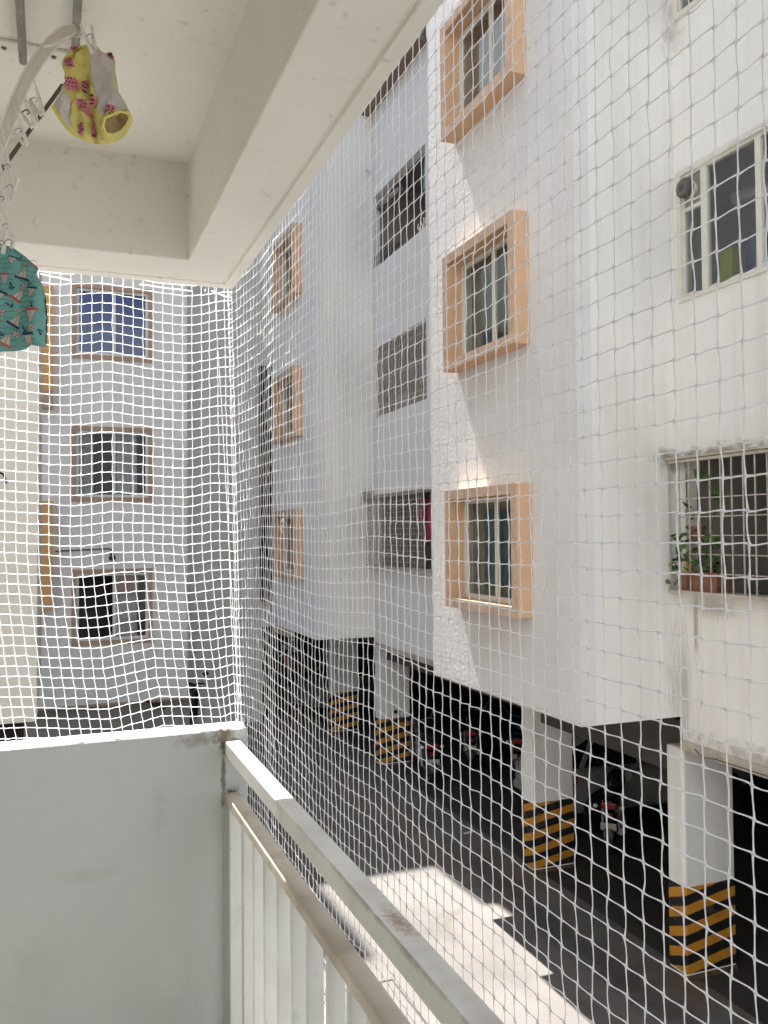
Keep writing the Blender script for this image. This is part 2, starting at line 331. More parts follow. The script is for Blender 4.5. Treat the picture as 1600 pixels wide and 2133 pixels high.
def np_mesh(name, parts, m, parent):
    off = np.array(ORG[parent.name]); V = []; F = []; n = 0
    for v, f in parts: V.append(v); F.append(f+n); n += len(v)
    V = np.concatenate(V)-off; F = np.concatenate(F)
    me = bpy.data.meshes.new(name); me.vertices.add(len(V)); me.vertices.foreach_set('co', V.astype(np.float32).ravel())
    me.loops.add(F.size); me.loops.foreach_set('vertex_index', F.astype(np.int32).ravel())
    me.polygons.add(len(F)); me.polygons.foreach_set('loop_start', np.arange(0, F.size, 4, dtype=np.int32))
    me.polygons.foreach_set('use_smooth', np.ones(len(F), bool)); me.update(calc_edges=True); me.validate()
    me.materials.append(m); o = bpy.data.objects.new(name, me); COL.objects.link(o); o.parent = parent; ORG[o.name] = Vector(off); return o
def net_panel(nodes, Nn, R0):
    # nodes (rows, cols, 3); strands sag a little between knots and leave the knots with a kink
    parts = []
    tt = np.array([0, .085, .33, .67, .915]); rr = np.array([2.9, 1.5, 1., 1., 1.5])*R0
    for ax, kink in ((1, np.array([0, 0, 1.])), (0, None)):
        G = nodes if ax == 1 else np.swapaxes(nodes, 0, 1)
        l, c = G.shape[:2]; a = G[:, :-1]; b = G[:, 1:]
        P = a[:, :, None]*(1-tt)[:, None]+b[:, :, None]*tt[:, None]
        d = (b-a)[:, :, None]; side = np.cross(d, Nn); side /= np.linalg.norm(side, axis=3, keepdims=True)
        amp = .0007+rng.normal(0, .0003, (l, c-1, 1, 1))
        P = P+side*amp*np.array([0, -.75, -.5, .5, .75])[None, None, :, None]*(1 if ax == 1 else .6)
        bow = rng.normal(0, .00025, (l, c-1, 1, 1))
        P = P+side*bow*np.sin(tt*PI)[None, None, :, None] + Nn*rng.normal(0, .0008, (l, c-1, 1, 1))*np.sin(tt*PI)[None, None, :, None]
        P = np.concatenate([P.reshape(l, -1, 3), G[:, -1:]], 1); R = np.concatenate([np.tile(rr, c-1), [rr[0]]])
        if ax == 0: R = np.minimum(R, R0*2.1)
        parts.append(tubes(P, Nn, R))
    return parts
def smoothnoise(n, step, amp):
    k = int(n/step)+3; v = rng.normal(0, amp, k); return np.interp(np.arange(n)/step, np.arange(k), v)
# front panel: hangs outside the beam edge and the rail, running along the driveway
rows = int((.79+1.62)/CELL); cF = int(3.55/CELL)
zz = .785-np.arange(rows)*CELL; yy = 2.57-np.arange(cF)*CELL
Yk = [2.57, 2.50, 2.30, 2.05, 1.80, 1.62, 1.45, 1.2, .9, .5, -2]
up_ = [0, .004, .006, .004, .0, .0, .002, 0, 0, 0, 0]; lo_ = [-.012, -.003, .010, .004, -.006, .0, .012, .002, 0, 0, 0]
f = np.clip((.3-zz)/.5, 0, 1)[:, None]
dz = (1-f)*np.interp(-yy, -np.array(Yk), up_)[None]+f*np.interp(-yy, -np.array(Yk), lo_)[None]
dz = dz+smoothnoise(cF, 6, .0008)[None]
NX = np.zeros((rows, cF, 3))
lean = np.interp(zz, [-1.7, -.6, 0, .8], [.535, .535, .525, .508])[:, None]
fade = np.clip((2.57-yy)/.25, 0, 1)[None]
NX[..., 0] = lean*(1-fade)+.54*fade+smoothnoise(cF, 5, .0022)[None]+rng.normal(0, .0006, (rows, cF))
NX[..., 1] = yy[None]+smoothnoise(rows, 6, .0012)[:, None]+rng.normal(0, .0003, (rows, cF))
tc_ = np.clip(1-(2.57-yy)/.13, 0, 1)[None]
NX[..., 0] -= .010*tc_**2+.002*tc_*np.sin(np.arange(cF)*1.9)[None]
NX[..., 2] = zz[:, None]+dz+rng.normal(0, .0003, (rows, cF))
np_mesh('front_netting', net_panel(NX, np.array([1., 0, 0]), .00066), M['net'], net)
# end panel: hangs outside the end parapet
rows2 = int((.79+.66)/CELL); cE = int(1.34/CELL)
z2 = .785-np.arange(rows2)*CELL; x2 = .535-np.arange(cE)*CELL
pxs = lambda L: [at(p, 900, 1, 2.57).x for p in L]
K = .00165
prof = [(.55, [0, 115, 220, 330, 390, 465, 505], [0, 10, -5, 6, 8, -6, -10]),
        (.12, [0, 160, 230, 385, 450, 512], [0, 9, 0, 10, -1, 6]),
        (-.48, [0, 70, 196, 300, 427, 490, 512], [0, 6, 17, 0, 12, 2, 13])]
D = [np.interp(x2, pxs(a), -K*np.array(b)) for _, a, b in prof]; zs3 = [p[0] for p in prof]
dzE = np.zeros((rows2, cE))
for i, z in enumerate(z2):
    if z > zs3[1]: t = min(1, (z-zs3[1])/(zs3[0]-zs3[1])); dzE[i] = D[0]*t+D[1]*(1-t)
    else: t = min(1, (zs3[1]-z)/(zs3[1]-zs3[2])); dzE[i] = D[2]*t+D[1]*(1-t)
dzE *= np.clip((.82-z2)/.12, .15, 1)[:, None]
dxE = .055*np.clip((-.02-z2)/.5, 0, 1.3)**1.3
corner = np.clip((.535-x2)/.12, 0, 1)
NE = np.zeros((rows2, cE, 3))
leanE = np.interp(z2, [-1.7, -.6, 0, .8], [.535, .535, .525, .508])-.535
NE[..., 0] = x2[None]+dxE[:, None]*corner[None]+leanE[:, None]*(1-corner)[None]+rng.normal(0, .0007, (rows2, cE))
NE[..., 1] = 2.572+smoothnoise(cE, 5, .002)[None]+rng.normal(0, .0006, (rows2, cE))
te_ = np.clip(1-(.535-x2)/.16, 0, 1)[None]
NE[..., 1] -= .006*te_**2+.003*te_*np.sin(np.arange(cE)*1.2+.6)[None]
NE[..., 2] = z2[:, None]+dzE+rng.normal(0, .0007, (rows2, cE))
np_mesh('end_netting', net_panel(NE, np.array([0., 1, 0]), .00090), M['net'], net)  # cords thickened to imitate the bloom of the sunlit end panel
m = MB(); n_ = 40
m.tube([(np.interp(z, [-.6, 0, .8], [.535, .527, .508])+random.gauss(0, .001)-.008, 2.566, z) for z in np.linspace(.78, -1.6, n_)], .0007, 6)
m.build('corner_cord', M['net'], net)
m = MB(); m.tube([tuple(at(p, q, 1, 2.566)) for p, q in ((447, 596), (452, 700), (462, 850), (470, 1000), (478, 1150), (484, 1250), (489, 1330), (497, 1440), (506, 1512))], .0008, 6)
m.build('lacing_cord', M['net'], net)
for x0, x1, z_ in ((84, 148, 570), (290, 400, 592), (440, 480, 606)):
    m = MB(); m.tube([at(x0+(x1-x0)*t, z_+14*t+random.uniform(-1, 1), 1, 2.566) for t in np.linspace(0, 1, 6)], .0019, 6); m.build('top_cord', M['net'], net)
for px, py in ((590, 1078), (586, 1102), (428, 603)):
    m = MB(); c = Vector(at(px, py, 0, .541)) if px > 500 else Vector(at(px, py, 1, 2.566))
    for k in range(4): m.tube([c, c+Vector((random.uniform(-.004, .006), random.uniform(-.012, .012), random.uniform(-.014, .014)))], .0009, 5)
    m.build('tie_end', M['net'], net)
# ------------------------------------------------------------------ ceiling dryer and hanger
dr = thing('clothes_dryer', 'ceiling clothes dryer with two dull steel rods fixed to a white plate', 'clothes dryer', (0, 1.8, ZCE))
MB().box(-.62, .042, 1.860, 1.902, 1.003, 1.0105).build('mounting_plate', M['bal'], dr, bevel=.002)
for sx in (-.091, .004, -.3):
    MB().lathe([(.0048, 1.0005), (.0055, 1.0028)], (sx, 1.8835, 0), 12).build('screw', M['strap'], dr)
for x, ye in ((-.0548, 1.885), (.0442, 1.93)):
    r_ = MB().tube([(x, -1.0, .982), (x, ye, .982)], .0082, 12).build('rod', M['steel'], dr, smooth=True)
    MB().box(x-.005, x+.005, 1.868, 1.880, .988, 1.004).build('rod_clip', M['plastic'], r_)
m = MB(); m.bar(pt(131, 176, 1.66), pt(-45, 420, 1.5), .0072, .003, FW); tag(m.build('hanging_strap', M['strap']), 'thin brown strap slanting down behind the white pegs of the hanger', 'strap')
hg = thing('peg_hanger', 'ivory plastic peg hanger with a curved arm and dangling pegs under the ceiling', 'hanger', tuple(pt(-60, 330, 1.45)))
arm = [(152, 50), (141, 53), (126, 60), (104, 80), (77, 113), (49, 160), (22, 222), (-2, 285), (-30, 345), (-62, 395)]
ap = [pt(x+4, y+8, 1.45+.02*i/9) for i, (x, y) in enumerate(arm)]
MB().tube(ap, [.006, .0095, .0118, .0125, .0125, .0122, .012, .012, .012, .012], 14, r2=.0045, nrm=-FW).build('arm', translucent('ivory_translucent_plastic', (.90, .86, .79), .45), hg, smooth=True)
for dlt in (-1, 1):
    q = []
    for i, (x, y) in enumerate(arm):
        a, b = arm[max(i-1, 0)], arm[min(i+1, 9)]; tx, ty = b[0]-a[0], b[1]-a[1]; l = math.hypot(tx, ty)
        w_ = 5 if i == 0 else 12.5
        q.append(pt(x+4-ty/l*w_*dlt, y+8+tx/l*w_*dlt, 1.444+.02*i/9))
    MB().tube(q, .0018, 7).build('arm_rim', M['plastic'], hg, smooth=True)
MB().ball(pt(-66, 402, 1.47), .035, .035, .02).build('hub', M['plastic'], hg, smooth=True)
MB().tube([pt(-66, 402, 1.47), pt(-66, 330, 1.47), pt(-60, 120, 1.5), Vector((-.1, 1.4, .985))], .003, 8).build('hook', M['plastic'], hg, smooth=True)
m = MB()
m.tube([pt(92, 96, 1.44), pt(115, 92, 1.435), pt(140, 80, 1.44), pt(153, 74, 1.46)], .0028, 8)
m.tube([pt(140, 62, 1.45), pt(150, 70, 1.46), pt(158, 66, 1.48), pt(168, 64, 1.49), pt(170, 74, 1.48), pt(160, 78, 1.46)], .0024, 8)
m.build('end_hook', M['plastic'], hg, smooth=True)
def leg(m, p, q, d, w=7.5):
    a, b = pt(*p, d), pt(*q, d); c = a*.45+b*.55
    m.bar(a, c, w/FPX*d*.75, .006, FW); m.bar(c, b, w/FPX*d, .007, FW)
def peg(d, l1, l2, spring, link=None, d2=.012):
    m = MB(); leg(m, *l1, d); leg(m, *l2, d+d2); p = m.build('peg', M['plastic'], hg, bevel=.0012)
    s = MB(); x, y = spring
    s.tube([pt(x-10, y+4, d-.006), pt(x-4, y-1, d-.008), pt(x+3, y, d-.008), pt(x+5, y+5, d-.006), pt(x+1, y+8, d+.004)], .0008, 6)
    s.build('spring', M['steel'], p)
    if link:
        MB().tube([pt(*q, d+.004) for q in link], .0011, 6).build('link', M['plastic'], p)
peg(1.46, ((76, 184), (91, 237)), ((62, 208), (86, 240)), (73, 204), [(66, 138), (70, 160), (78, 190)])
peg(1.46, ((47, 193), (60, 232)), ((29, 214), (67, 266)), (56, 229), [(43, 155), (47, 175), (54, 200)])
peg(1.46, ((58, 212), (74, 265)), ((64, 204), (78, 258)), (56, 231))
peg(1.45, ((40, 248), (57, 303)), ((13, 258), (49, 300)), (40, 268), [(27, 210), (33, 230), (42, 255)])
peg(1.43, ((0, 300), (14, 352)), ((9, 322), (37, 374)), (17, 343), [(4, 262), (8, 290), (16, 330)])
peg(1.43, ((14, 322), (30, 408)), ((37, 372), (24, 420)), (22, 386))
peg(1.42, ((-14, 352), (12, 418)), ((0, 345), (18, 424)), (4, 410), [(-10, 300), (-8, 350)])
peg(1.42, ((3, 428), (22, 470)), ((8, 474), (33, 494)), (14, 467), [(-2, 390), (4, 432)])
peg(1.40, ((12, 480), (6, 530)), ((33, 490), (21, 528)), (20, 500), [(16, 452), (18, 480)])
peg(1.40, ((2, 478), (-6, 534)), ((14, 476), (4, 536)), (4, 502))
peg(1.435, ((168, 50), (192, 111)), ((191, 53), (198, 104)), (189, 72), [(164, 72), (170, 66)])
# ------------------------------------------------------------------ hanging clothes
class Cloth:
    def __init__(s, px, py, d):
        s.o = pt(px, py, d); s.k = d/FPX; s.px, s.py = px, py
        s.u = Vector((math.cos(YAW), -math.sin(YAW), 0)); s.v = Vector((0, 0, 1)); s.n = s.u.cross(s.v)*1.0
        if s.n.dot(FW) > 0: s.n = -s.n
    def uv(s, p): return ((p[0]-s.px)*s.k, -(p[1]-s.py)*s.k)
    def W(s, u, v, w): return s.o+s.u*u+s.v*v+s.n*w
    def sheet(s, outline, fn, h=.0045):
        ol = [Vector(s.uv(p)) for p in outline]; n = len(ol); pts = []; 
        for i in range(n):                                      # resample the hem
            a, b = ol[i], ol[(i+1) % n]; c = max(1, int((b-a).length/h))
            pts += [a+(b-a)*(j/c) for j in range(c)]
        nb = len(pts); A = np.array([tuple(p) for p in pts]); x0, y0 = A.min(0); x1, y1 = A.max(0)
        B0 = A; B1 = np.roll(A, -1, 0)
        def inside(x, y):
            c = ((B0[:, 1] > y) != (B1[:, 1] > y)) & (x < (B1[:, 0]-B0[:, 0])*(y-B0[:, 1])/(B1[:, 1]-B0[:, 1]+1e-15)+B0[:, 0]); return c.sum() % 2 == 1
        def dist(x, y): return np.sqrt(((A-np.array([x, y]))**2).sum(1).min())
        ext = []
        for x in np.arange(x0+h/2, x1, h):
            for y in np.arange(y0+h/2, y1, h):
                if inside(x, y) and dist(x, y) > h*.55: ext.append(Vector((x+random.uniform(-.1, .1)*h, y+random.uniform(-.1, .1)*h)))
        r = delaunay_2d_cdt(pts+ext, [(i, (i+1) % nb) for i in range(nb)], [], 1, 1e-7)
        V = [s.W(p.x, p.y, fn(p.x, p.y, dist(p.x, p.y))) for p in r[0]]
        return MB().add(V, [tuple(q) for q in r[2]])
def bulge(B, R): return lambda d: B*math.sqrt(max(0., 1-(1-min(d/R, 1))**2))
# --- yellow shorts
Y = Cloth(191, 109, 1.47)
ys_ = thing('yellow_shorts', 'yellow child shorts with pink watermelon print hung inside out from one peg', 'shorts', tuple(pt(191, 109, 1.47)))
k_ = Y.k
ysil = [(191, 95), (170, 101), (150, 113), (129, 136), (136, 156), (137, 172), (130, 190), (124, 206), (108, 227), (120, 246), (135, 268), (152, 285), (166, 290), (180, 298), (210, 302), (230, 301), (244, 297), (258, 287), (267, 271), (276, 255), (274, 244), (270, 234), (259, 212), (247, 193), (243, 165), (239, 138), (241, 127), (230, 116), (220, 113), (208, 103), (200, 94)]
def fold(u, v):
    x = u/k_+191; y = -v/k_+109
    f = .012*(.5-abs(math.sin((x-150+.12*(y-200))/15.)))*min(1, (y-90)/60) + .0045*math.sin((x+y*.3)/4.1)*(.6+.4*math.sin(y/17)) + .002*math.sin((y-x*.7)/4.7)
    f -= .018*math.exp(-((x-(190+.06*(y-150)))/7)**2)*min(1, max(0, (y-130)/50))
    return f
bf = bulge(.030, .045)
yf = lambda off: (lambda u, v, d: bf(d)+fold(u, v)*min(1, d/.01+.25)+off)
myel = mat('yellow_print_cotton', (.82, .73, .25), .9, .10, 14, .0004, 400, spec=.1)
mgry = mat('faded_reverse_cotton', (.68, .62, .58), .9, .10, 16, .0004, 400, spec=.1)
mpnk = mat('pink_melon_print', (.74, .24, .33), .9, .08, 20, spec=.1)
mseed = mat('black_seed_print', (.03, .015, .02), .9, 0)
Y.sheet(ysil, lambda u, v, d: -.6*bf(d)).build('back_cloth', myel, ys_, smooth=True)
Y.sheet(ysil, yf(0)).build('front_cloth', myel, ys_, smooth=True)
ysd = lambda off: (lambda u, v, d: 0)
def dsil(C, sil):
    P = np.array([C.uv(p) for p in sil]); Q = []
    for i in range(len(P)):
        a, b = P[i], P[(i+1) % len(P)]
        for t in np.linspace(0, 1, 12, endpoint=False): Q.append(a*(1-t)+b*t)
    Q = np.array(Q); return lambda u, v: np.sqrt(((Q-np.array([u, v]))**2).sum(1).min())
dY = dsil(Y, ysil)
on = lambda off: (lambda u, v, d: (lambda D: bf(D)+fold(u, v)*min(1, D/.01+.25)+off)(dY(u, v)))
for pl in ([(200, 106), (212, 113), (221, 116), (236, 124), (239, 138), (242, 165), (246, 193), (258, 213), (268, 233), (250, 240), (226, 262), (218, 252), (213, 225), (206, 190), (202, 155), (199, 125)],
           [(137, 172), (141, 190), (150, 206), (158, 224), (161, 236), (154, 256), (158, 276), (146, 270), (135, 250), (121, 228), (127, 206), (132, 188)]):
    Y.sheet(pl, on(.0022)).build('reverse_side', mgry, ys_, smooth=True)
Y.sheet([(129, 136), (150, 113), (172, 101), (180, 112), (176, 122), (158, 134), (136, 150)], on(.004)).build('waistband', myel, ys_, smooth=True)
mel = [[(154, 108), (164, 103), (170, 108), (172, 122), (163, 124), (155, 116)], [(146, 146), (158, 138), (166, 146), (170, 161), (160, 160), (146, 152)], [(149, 183), (160, 181), (175, 186), (177, 206), (158, 209), (152, 198)],
       [(171, 226), (184, 225), (196, 238), (199, 257), (190, 255), (176, 242)], [(199, 220), (206, 216), (210, 230), (209, 246), (202, 240), (197, 230)], [(166, 284), (176, 277), (188, 276), (187, 288), (177, 294)],
       [(196, 274), (205, 265), (210, 275), (207, 290), (195, 292)], [(232, 252), (240, 243), (252, 239), (250, 248), (242, 254), (236, 262), (231, 260)], [(228, 115), (238, 119), (241, 128), (238, 132), (232, 124)], [(184, 186), (189, 178), (192, 196), (188, 211), (183, 205)]]
mp = MB(); ms = MB()
for pl in mel:
    q = Y.sheet(pl, on(.0052), .0035); mp.add(q.v, q.f)
    P = np.array(pl, float); c = P.mean(0)
    for i in range(5):
        for j in range(4):
            a = P.min(0)+(P.max(0)-P.min(0))*np.array([(i+.5+.3*(j % 2))/5, (j+.5)/4]); rel = (a-c)
            if np.abs(rel/(np.ptp(P, 0)/2)).max() > .72: continue
            ss = [(a[0]+1.35*math.cos(t), a[1]+1.7*math.sin(t)) for t in np.linspace(0, 2*PI, 8, endpoint=False)]
            q = Y.sheet(ss, on(.0066), .002); ms.add(q.v, q.f)
mp.build('melon_print', mpnk, ys_, smooth=True); ms.build('seed_print', mseed, ys_)
hem = [(276, 256), (272, 250), (262, 251), (247, 259), (235, 272), (229, 286), (232, 295), (243, 294), (257, 285), (268, 271)]
Y.sheet(hem, on(.008)).build('leg_opening', mat('shorts_inside', (.36, .25, .11), .95, .25, 30), ys_, smooth=True)
hp = [Y.W(*Y.uv(p), on(.010)(*Y.uv(p), 0)) for p in hem]
MB().tube(hp+[hp[0]], .0022, 7).build('hem', myel, ys_, smooth=True)
# --- teal shorts
T = Cloth(8, 524, 1.42)
ts_ = thing('teal_shorts', 'teal child shorts printed with sailing boats and anchors hung at the left edge', 'shorts', tuple(pt(8, 524, 1.42)))
tk = T.k
tsil = [(-88, 566), (-60, 545), (-20, 520), (4, 508), (13, 511), (27, 516), (52, 534), (80, 559), (75, 573), (84, 585), (91, 602), (96, 622), (99, 665), (98, 695), (97, 724), (82, 723), (66, 719), (58, 726), (50, 730), (24, 733), (0, 734), (-20, 732), (-40, 724), (-70, 726), (-88, 722), (-94, 690), (-94, 640), (-88, 600), (-78, 578)]
def tfold(u, v):
    x = u/tk+8; y = -v/tk+524; top = max(0, 1-(y-515)/110)
    return .0045*math.sin(x/4.6)*top+.0075*math.sin(x/13+y/90)*min(1, (y-500)/120)
tb = bulge(.026, .05); dT = dsil(T, tsil)
ton = lambda off: (lambda u, v, d: (lambda D: tb(D)+tfold(u, v)*min(1, D/.01+.3)+off)(dT(u, v)))
mteal = mat('teal_print_cotton', (.19, .42, .38), .9, .10, 18, .0004, 400, spec=.1)
T.sheet(tsil, lambda u, v, d: -.6*tb(d)).build('back_cloth', mteal, ts_, smooth=True)
T.sheet(tsil, ton(0)).build('front_cloth', mteal, ts_, smooth=True)
mn = mat('navy_print', (.025, .04, .085), .9, 0); mw = mat('pale_sail_print', (.58, .50, .43), .9, .05, 20); mr_ = mat('red_print', (.55, .09, .075), .9, .05, 20); mwv = mat('wave_line_print', (.03, .12, .12), .9, 0)
bn, bw, br, bv = MB(), MB(), MB(), MB()
def pr(b, pl, off=.0016, h=.004):
    if max(p[0] for p in pl) > 97.5: return
    q = T.sheet(pl, ton(off), h); b.add(q.v, q.f)
def rot(pl, c, a): ca, sa = math.cos(a), math.sin(a); return [(c[0]+x*ca-y*sa, c[1]+x*sa+y*ca) for x, y in pl]
def strip(p, w):
    l = []; r = []
    for i in range(len(p)):
        a, b = p[max(i-1, 0)], p[min(i+1, len(p)-1)]; tx, ty = b[0]-a[0], b[1]-a[1]; n = math.hypot(tx, ty)+1e-9
        l.append((p[i][0]-ty/n*w, p[i][1]+tx/n*w)); r.append((p[i][0]+ty/n*w, p[i][1]-tx/n*w))
    return l+r[::-1]
def boat(c, a, s, navy, flip=1):
    pr(bn if navy else br, rot([(-15*s, 0), (14*s, 0), (12*s, 4.5*s), (-12*s, 4.5*s)], c, a))
    pr(bw, rot([(-9*s*flip, -1), (-1*s, -24*s), (1.0*s, -24*s), (8*s, -1)], c, a), .0014)
    pr(br, rot(strip([(0, -1), (0, -22*s)], .55), c, a), .0024)
def anchor(c, a, s):
    pr(bn, rot(strip([(0, -6*s), (0, 6*s)], 1.1*s), c, a)); pr(bn, rot(strip([(-2.6*s, -3.4*s), (2.6*s, -3.4*s)], .8*s), c, a))
    pr(bn, rot(strip([(-5*s, 2*s), (-3.6*s, 5*s), (0, 6.4*s), (3.6*s, 5*s), (5*s, 2*s)], 1.1*s), c, a))
    pr(bn, rot([(2*s*math.cos(t), -7*s+2*s*math.sin(t)) for t in np.linspace(0, 2*PI, 9, endpoint=False)], c, a))
def buoy(c, s):
    for i in range(8):
        t0, t1 = i*PI/4, (i+1)*PI/4
        pr(bw if i % 2 else br, [(c[0]+r*math.cos(t), c[1]+r*math.sin(t)) for r, t in ((2*s, t0), (5*s, t0), (5*s, (t0+t1)/2), (5*s, t1), (2*s, t1))], .002, .006)
for yv in range(548, 728, 11):
    for x0_ in (-84, -40, 4, 48):
        pr(bv, strip([(x0_+3+i*4.2, yv+1.6*math.sin(i*1.25+x0_+yv)+(.1*i if yv % 2 else -.1*i)) for i in range(9)], .42), .0008, .006)
boat((26, 584), PI-.05, .75, False); boat((55, 585), .22, .9, True); boat((18, 621), PI+.38, 1.0, True); boat((45, 630), .62, .9, False); boat((76, 608), PI+.12, .75, True)
boat((77, 655), PI, 1.0, False); boat((40, 683), .58, .95, True); boat((69, 705), PI+.06, 1.0, True); boat((20, 722), .5, .9, False); boat((8, 676), PI+.4, .9, False)
boat((38, 545), PI+.1, .55, True); boat((-30, 600), .3, .9, True); boat((-40, 655), PI+.2, 1, False); boat((-25, 700), .4, .9, True); boat((-68, 630), PI, .9, True)
for c, a, s in (((48, 544), .3, .75), ((69, 595), -.5, .8), ((38, 605), -.2, .85), ((17, 608), 2.8, .8), ((34, 644), -1.2, .85), ((78, 643), 2.9, .7), ((62, 694), -.4, .95), ((16, 702), -.4, .9), ((92, 698), 3, .7), ((-15, 640), .4, .9), ((-50, 690), .2, .9), ((2, 650), 1, .7)): anchor(c, a, s)
for c, s in (((59, 605), 1.05), ((8, 543), 1.), ((20, 661), 1.1), ((53, 655), .8), ((80, 692), 1.), ((42, 703), 1.1), ((3, 590), 1.), ((59, 556), .7), ((-30, 670), 1), ((-60, 590), 1)): buoy(c, s)
pr(br, [(67, 552), (80, 557), (79, 562), (66, 557)]); 
for b_, m_, n_ in ((bv, mwv, 'wave_print'), (bw, mw, 'sail_print'), (bn, mn, 'anchor_print'), (br, mr_, 'hull_print')): b_.build(n_, m_, ts_, smooth=True)
for i in range(2):
    m = MB(); p = [T.W(*T.uv((x, y+3+i*4)), ton(.002)(*T.uv((x, y+3+i*4)), 0)) for x, y in ((27, 516), (36, 522), (44, 528), (52, 534), (60, 541), (68, 548), (76, 556))]
    m.tube(p, .0009, 6); m.build('waist_stitching', mteal, ts_, smooth=True)
#@@PART2
# ------------------------------------------------------------------ the long apartment building across the driveway
XB, XA, XF = 4.90, 6.14, 4.70
ROOF = 12.8
ab = thing('apartment_building', 'long white apartment building with orange boxed windows, standing on striped pillars across the driveway', 'building', (5.5, 9, GZ))
MODS = ((7.23, 10.73, -1.92), (16.29, 19.80, -2.07), (-1.83, 1.67, -1.92))
for k, (y0, y1, zb) in enumerate(MODS):
    holes = [(y0+.985, y0+2.555, -.805+3*i, .445+3*i) for i in range(4)] if k < 2 else []
    MB().slab(0, XB, XB+.18, y0, y1, zb, ROOF, holes).build('front_wall', M['white'], ab)
    MB().box(XB+.18, XA+.15, y0+.002, y0+.15, zb+.001, ROOF).build('return_wall', M['cream'], ab)
    MB().box(XB+.18, XA+.15, y1-.15, y1-.002, zb+.001, ROOF).build('return_wall', M['cream'], ab)
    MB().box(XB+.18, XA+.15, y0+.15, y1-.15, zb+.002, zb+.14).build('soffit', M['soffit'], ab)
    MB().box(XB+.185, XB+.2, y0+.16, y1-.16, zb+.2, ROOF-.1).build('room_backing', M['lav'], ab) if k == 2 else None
# recessed stretches with kitchen openings
A1 = (1.67, 7.23, -2.16); A2 = (10.73, 16.29, -2.16); A3 = (19.80, 26.5, -2.2)
hA = [(4.2, 7.12, -.60, .745), (4.2, 7.135, 2.40, 3.755), (4.2, 7.135, 5.40, 6.77), (4.2, 7.135, 8.4, 9.77)]
hA2 = [(13.5, 16.20, -.63, .76), (13.62, 16.15, 2.385, 3.80), (13.6, 16.20, 5.42, 6.90), (13.5, 16.20, 8.72, 9.9)]
MB().slab(0, XA, XA+.15, A1[0], A1[1], A1[2], ROOF, hA).build('recessed_wall', M['cream'], ab)
MB().slab(0, XA, XA+.15, A2[0], A2[1], A2[2], ROOF, hA2).build('recessed_wall', M['white2'], ab)
MB().slab(0, XA, XA+.15, A3[0], A3[1], A3[2], ROOF).build('recessed_wall', M['cream'], ab)
# ledge band under the recessed wall, a drain pipe in the corner
led = mat('stained_ledge', (.52, .47, .39), .85, .1, 4, .002, 30, dirt=(.16, .12, .08), dirt_amt=.6, ds=5)
for a in (A1, A2):
    MB().box(XA-.035, XA+.15, a[0]+.003, a[1]-.003, a[2]-.10, a[2]-.001).build('ledge', led, ab, bevel=.006)
MB().tube([(XA-.06, 13.18, -2.0), (XA-.06, 13.18, ROOF-.2)], .055, 14).build('drain_pipe', M['white2'], ab, smooth=True)
MB().tube([(XA-.02, 16.24, 7.42), (XB+1.02, 16.10, 7.44)], .035, 10).build('spout', M['white2'], ab, smooth=True)
# shallow chajja over the grilles, stains
MB().box(XA-.16, XA+.001, 4.1, 7.228, .752, .775).build('shade_slab', led, ab)
MB().box(XA-.20, XA+.001, 13.4, 16.288, .768, .79).build('shade_slab', led, ab)
# roof, rear mass and parking shell
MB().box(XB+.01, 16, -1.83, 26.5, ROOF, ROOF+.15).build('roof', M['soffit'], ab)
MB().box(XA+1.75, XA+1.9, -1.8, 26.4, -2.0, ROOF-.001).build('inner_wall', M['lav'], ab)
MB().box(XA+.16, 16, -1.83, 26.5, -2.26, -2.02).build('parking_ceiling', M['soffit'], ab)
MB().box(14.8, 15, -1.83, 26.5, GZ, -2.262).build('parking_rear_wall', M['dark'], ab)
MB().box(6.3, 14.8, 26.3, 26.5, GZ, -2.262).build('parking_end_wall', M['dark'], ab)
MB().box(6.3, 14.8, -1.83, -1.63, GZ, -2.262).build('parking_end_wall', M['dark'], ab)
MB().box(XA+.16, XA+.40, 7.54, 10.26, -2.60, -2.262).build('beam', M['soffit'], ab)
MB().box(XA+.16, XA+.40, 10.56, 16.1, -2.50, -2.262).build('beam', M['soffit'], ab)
MB().box(-8, 16, -13.3, -13, GZ, ROOF).build('added_bounce_wall', mat('bounce_wall_paint', (.50, .53, .56), .9, .03), ab)  # unseen wall added to bounce sunlight onto surfaces facing the camera
MB().add([(6.3, -1.6, GZ+.004), (14.8, -1.6, GZ+.004), (14.8, 26.3, GZ+.004), (6.3, 26.3, GZ+.004)], [(0, 1, 2, 3)]).build('floor_shade_sheet', mat('dark_shade_sheet', (.055, .048, .042), .8, .15, 1.5, .003, 20), ab)  # dark sheet over the ground, shade of the parking put into colour
# rooms behind the open kitchen windows
def room(y0, y1, z0, z1, m, x1=7.75):
    q = MB(); x0 = XA+.152
    for f_ in ([(x1, y0, z0), (x1, y1, z0), (x1, y1, z1), (x1, y0, z1)], [(x0, y0, z0), (x1, y0, z0), (x1, y0, z1), (x0, y0, z1)], [(x0, y1, z0), (x1, y1, z0), (x1, y1, z1), (x0, y1, z1)],
               [(x0, y0, z0), (x1, y0, z0), (x1, y1, z0), (x0, y1, z0)], [(x0, y0, z1), (x1, y0, z1), (x1, y1, z1), (x0, y1, z1)]): q.add(f_, [(0, 1, 2, 3)])
    return q.build('room', m, ab)
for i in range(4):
    room(1.9, 7.21, -1.2+3*i+.001, 1.2+3*i, M['room']); room(10.95, 16.27, -1.2+3*i+.001, 1.2+3*i, M['room'])
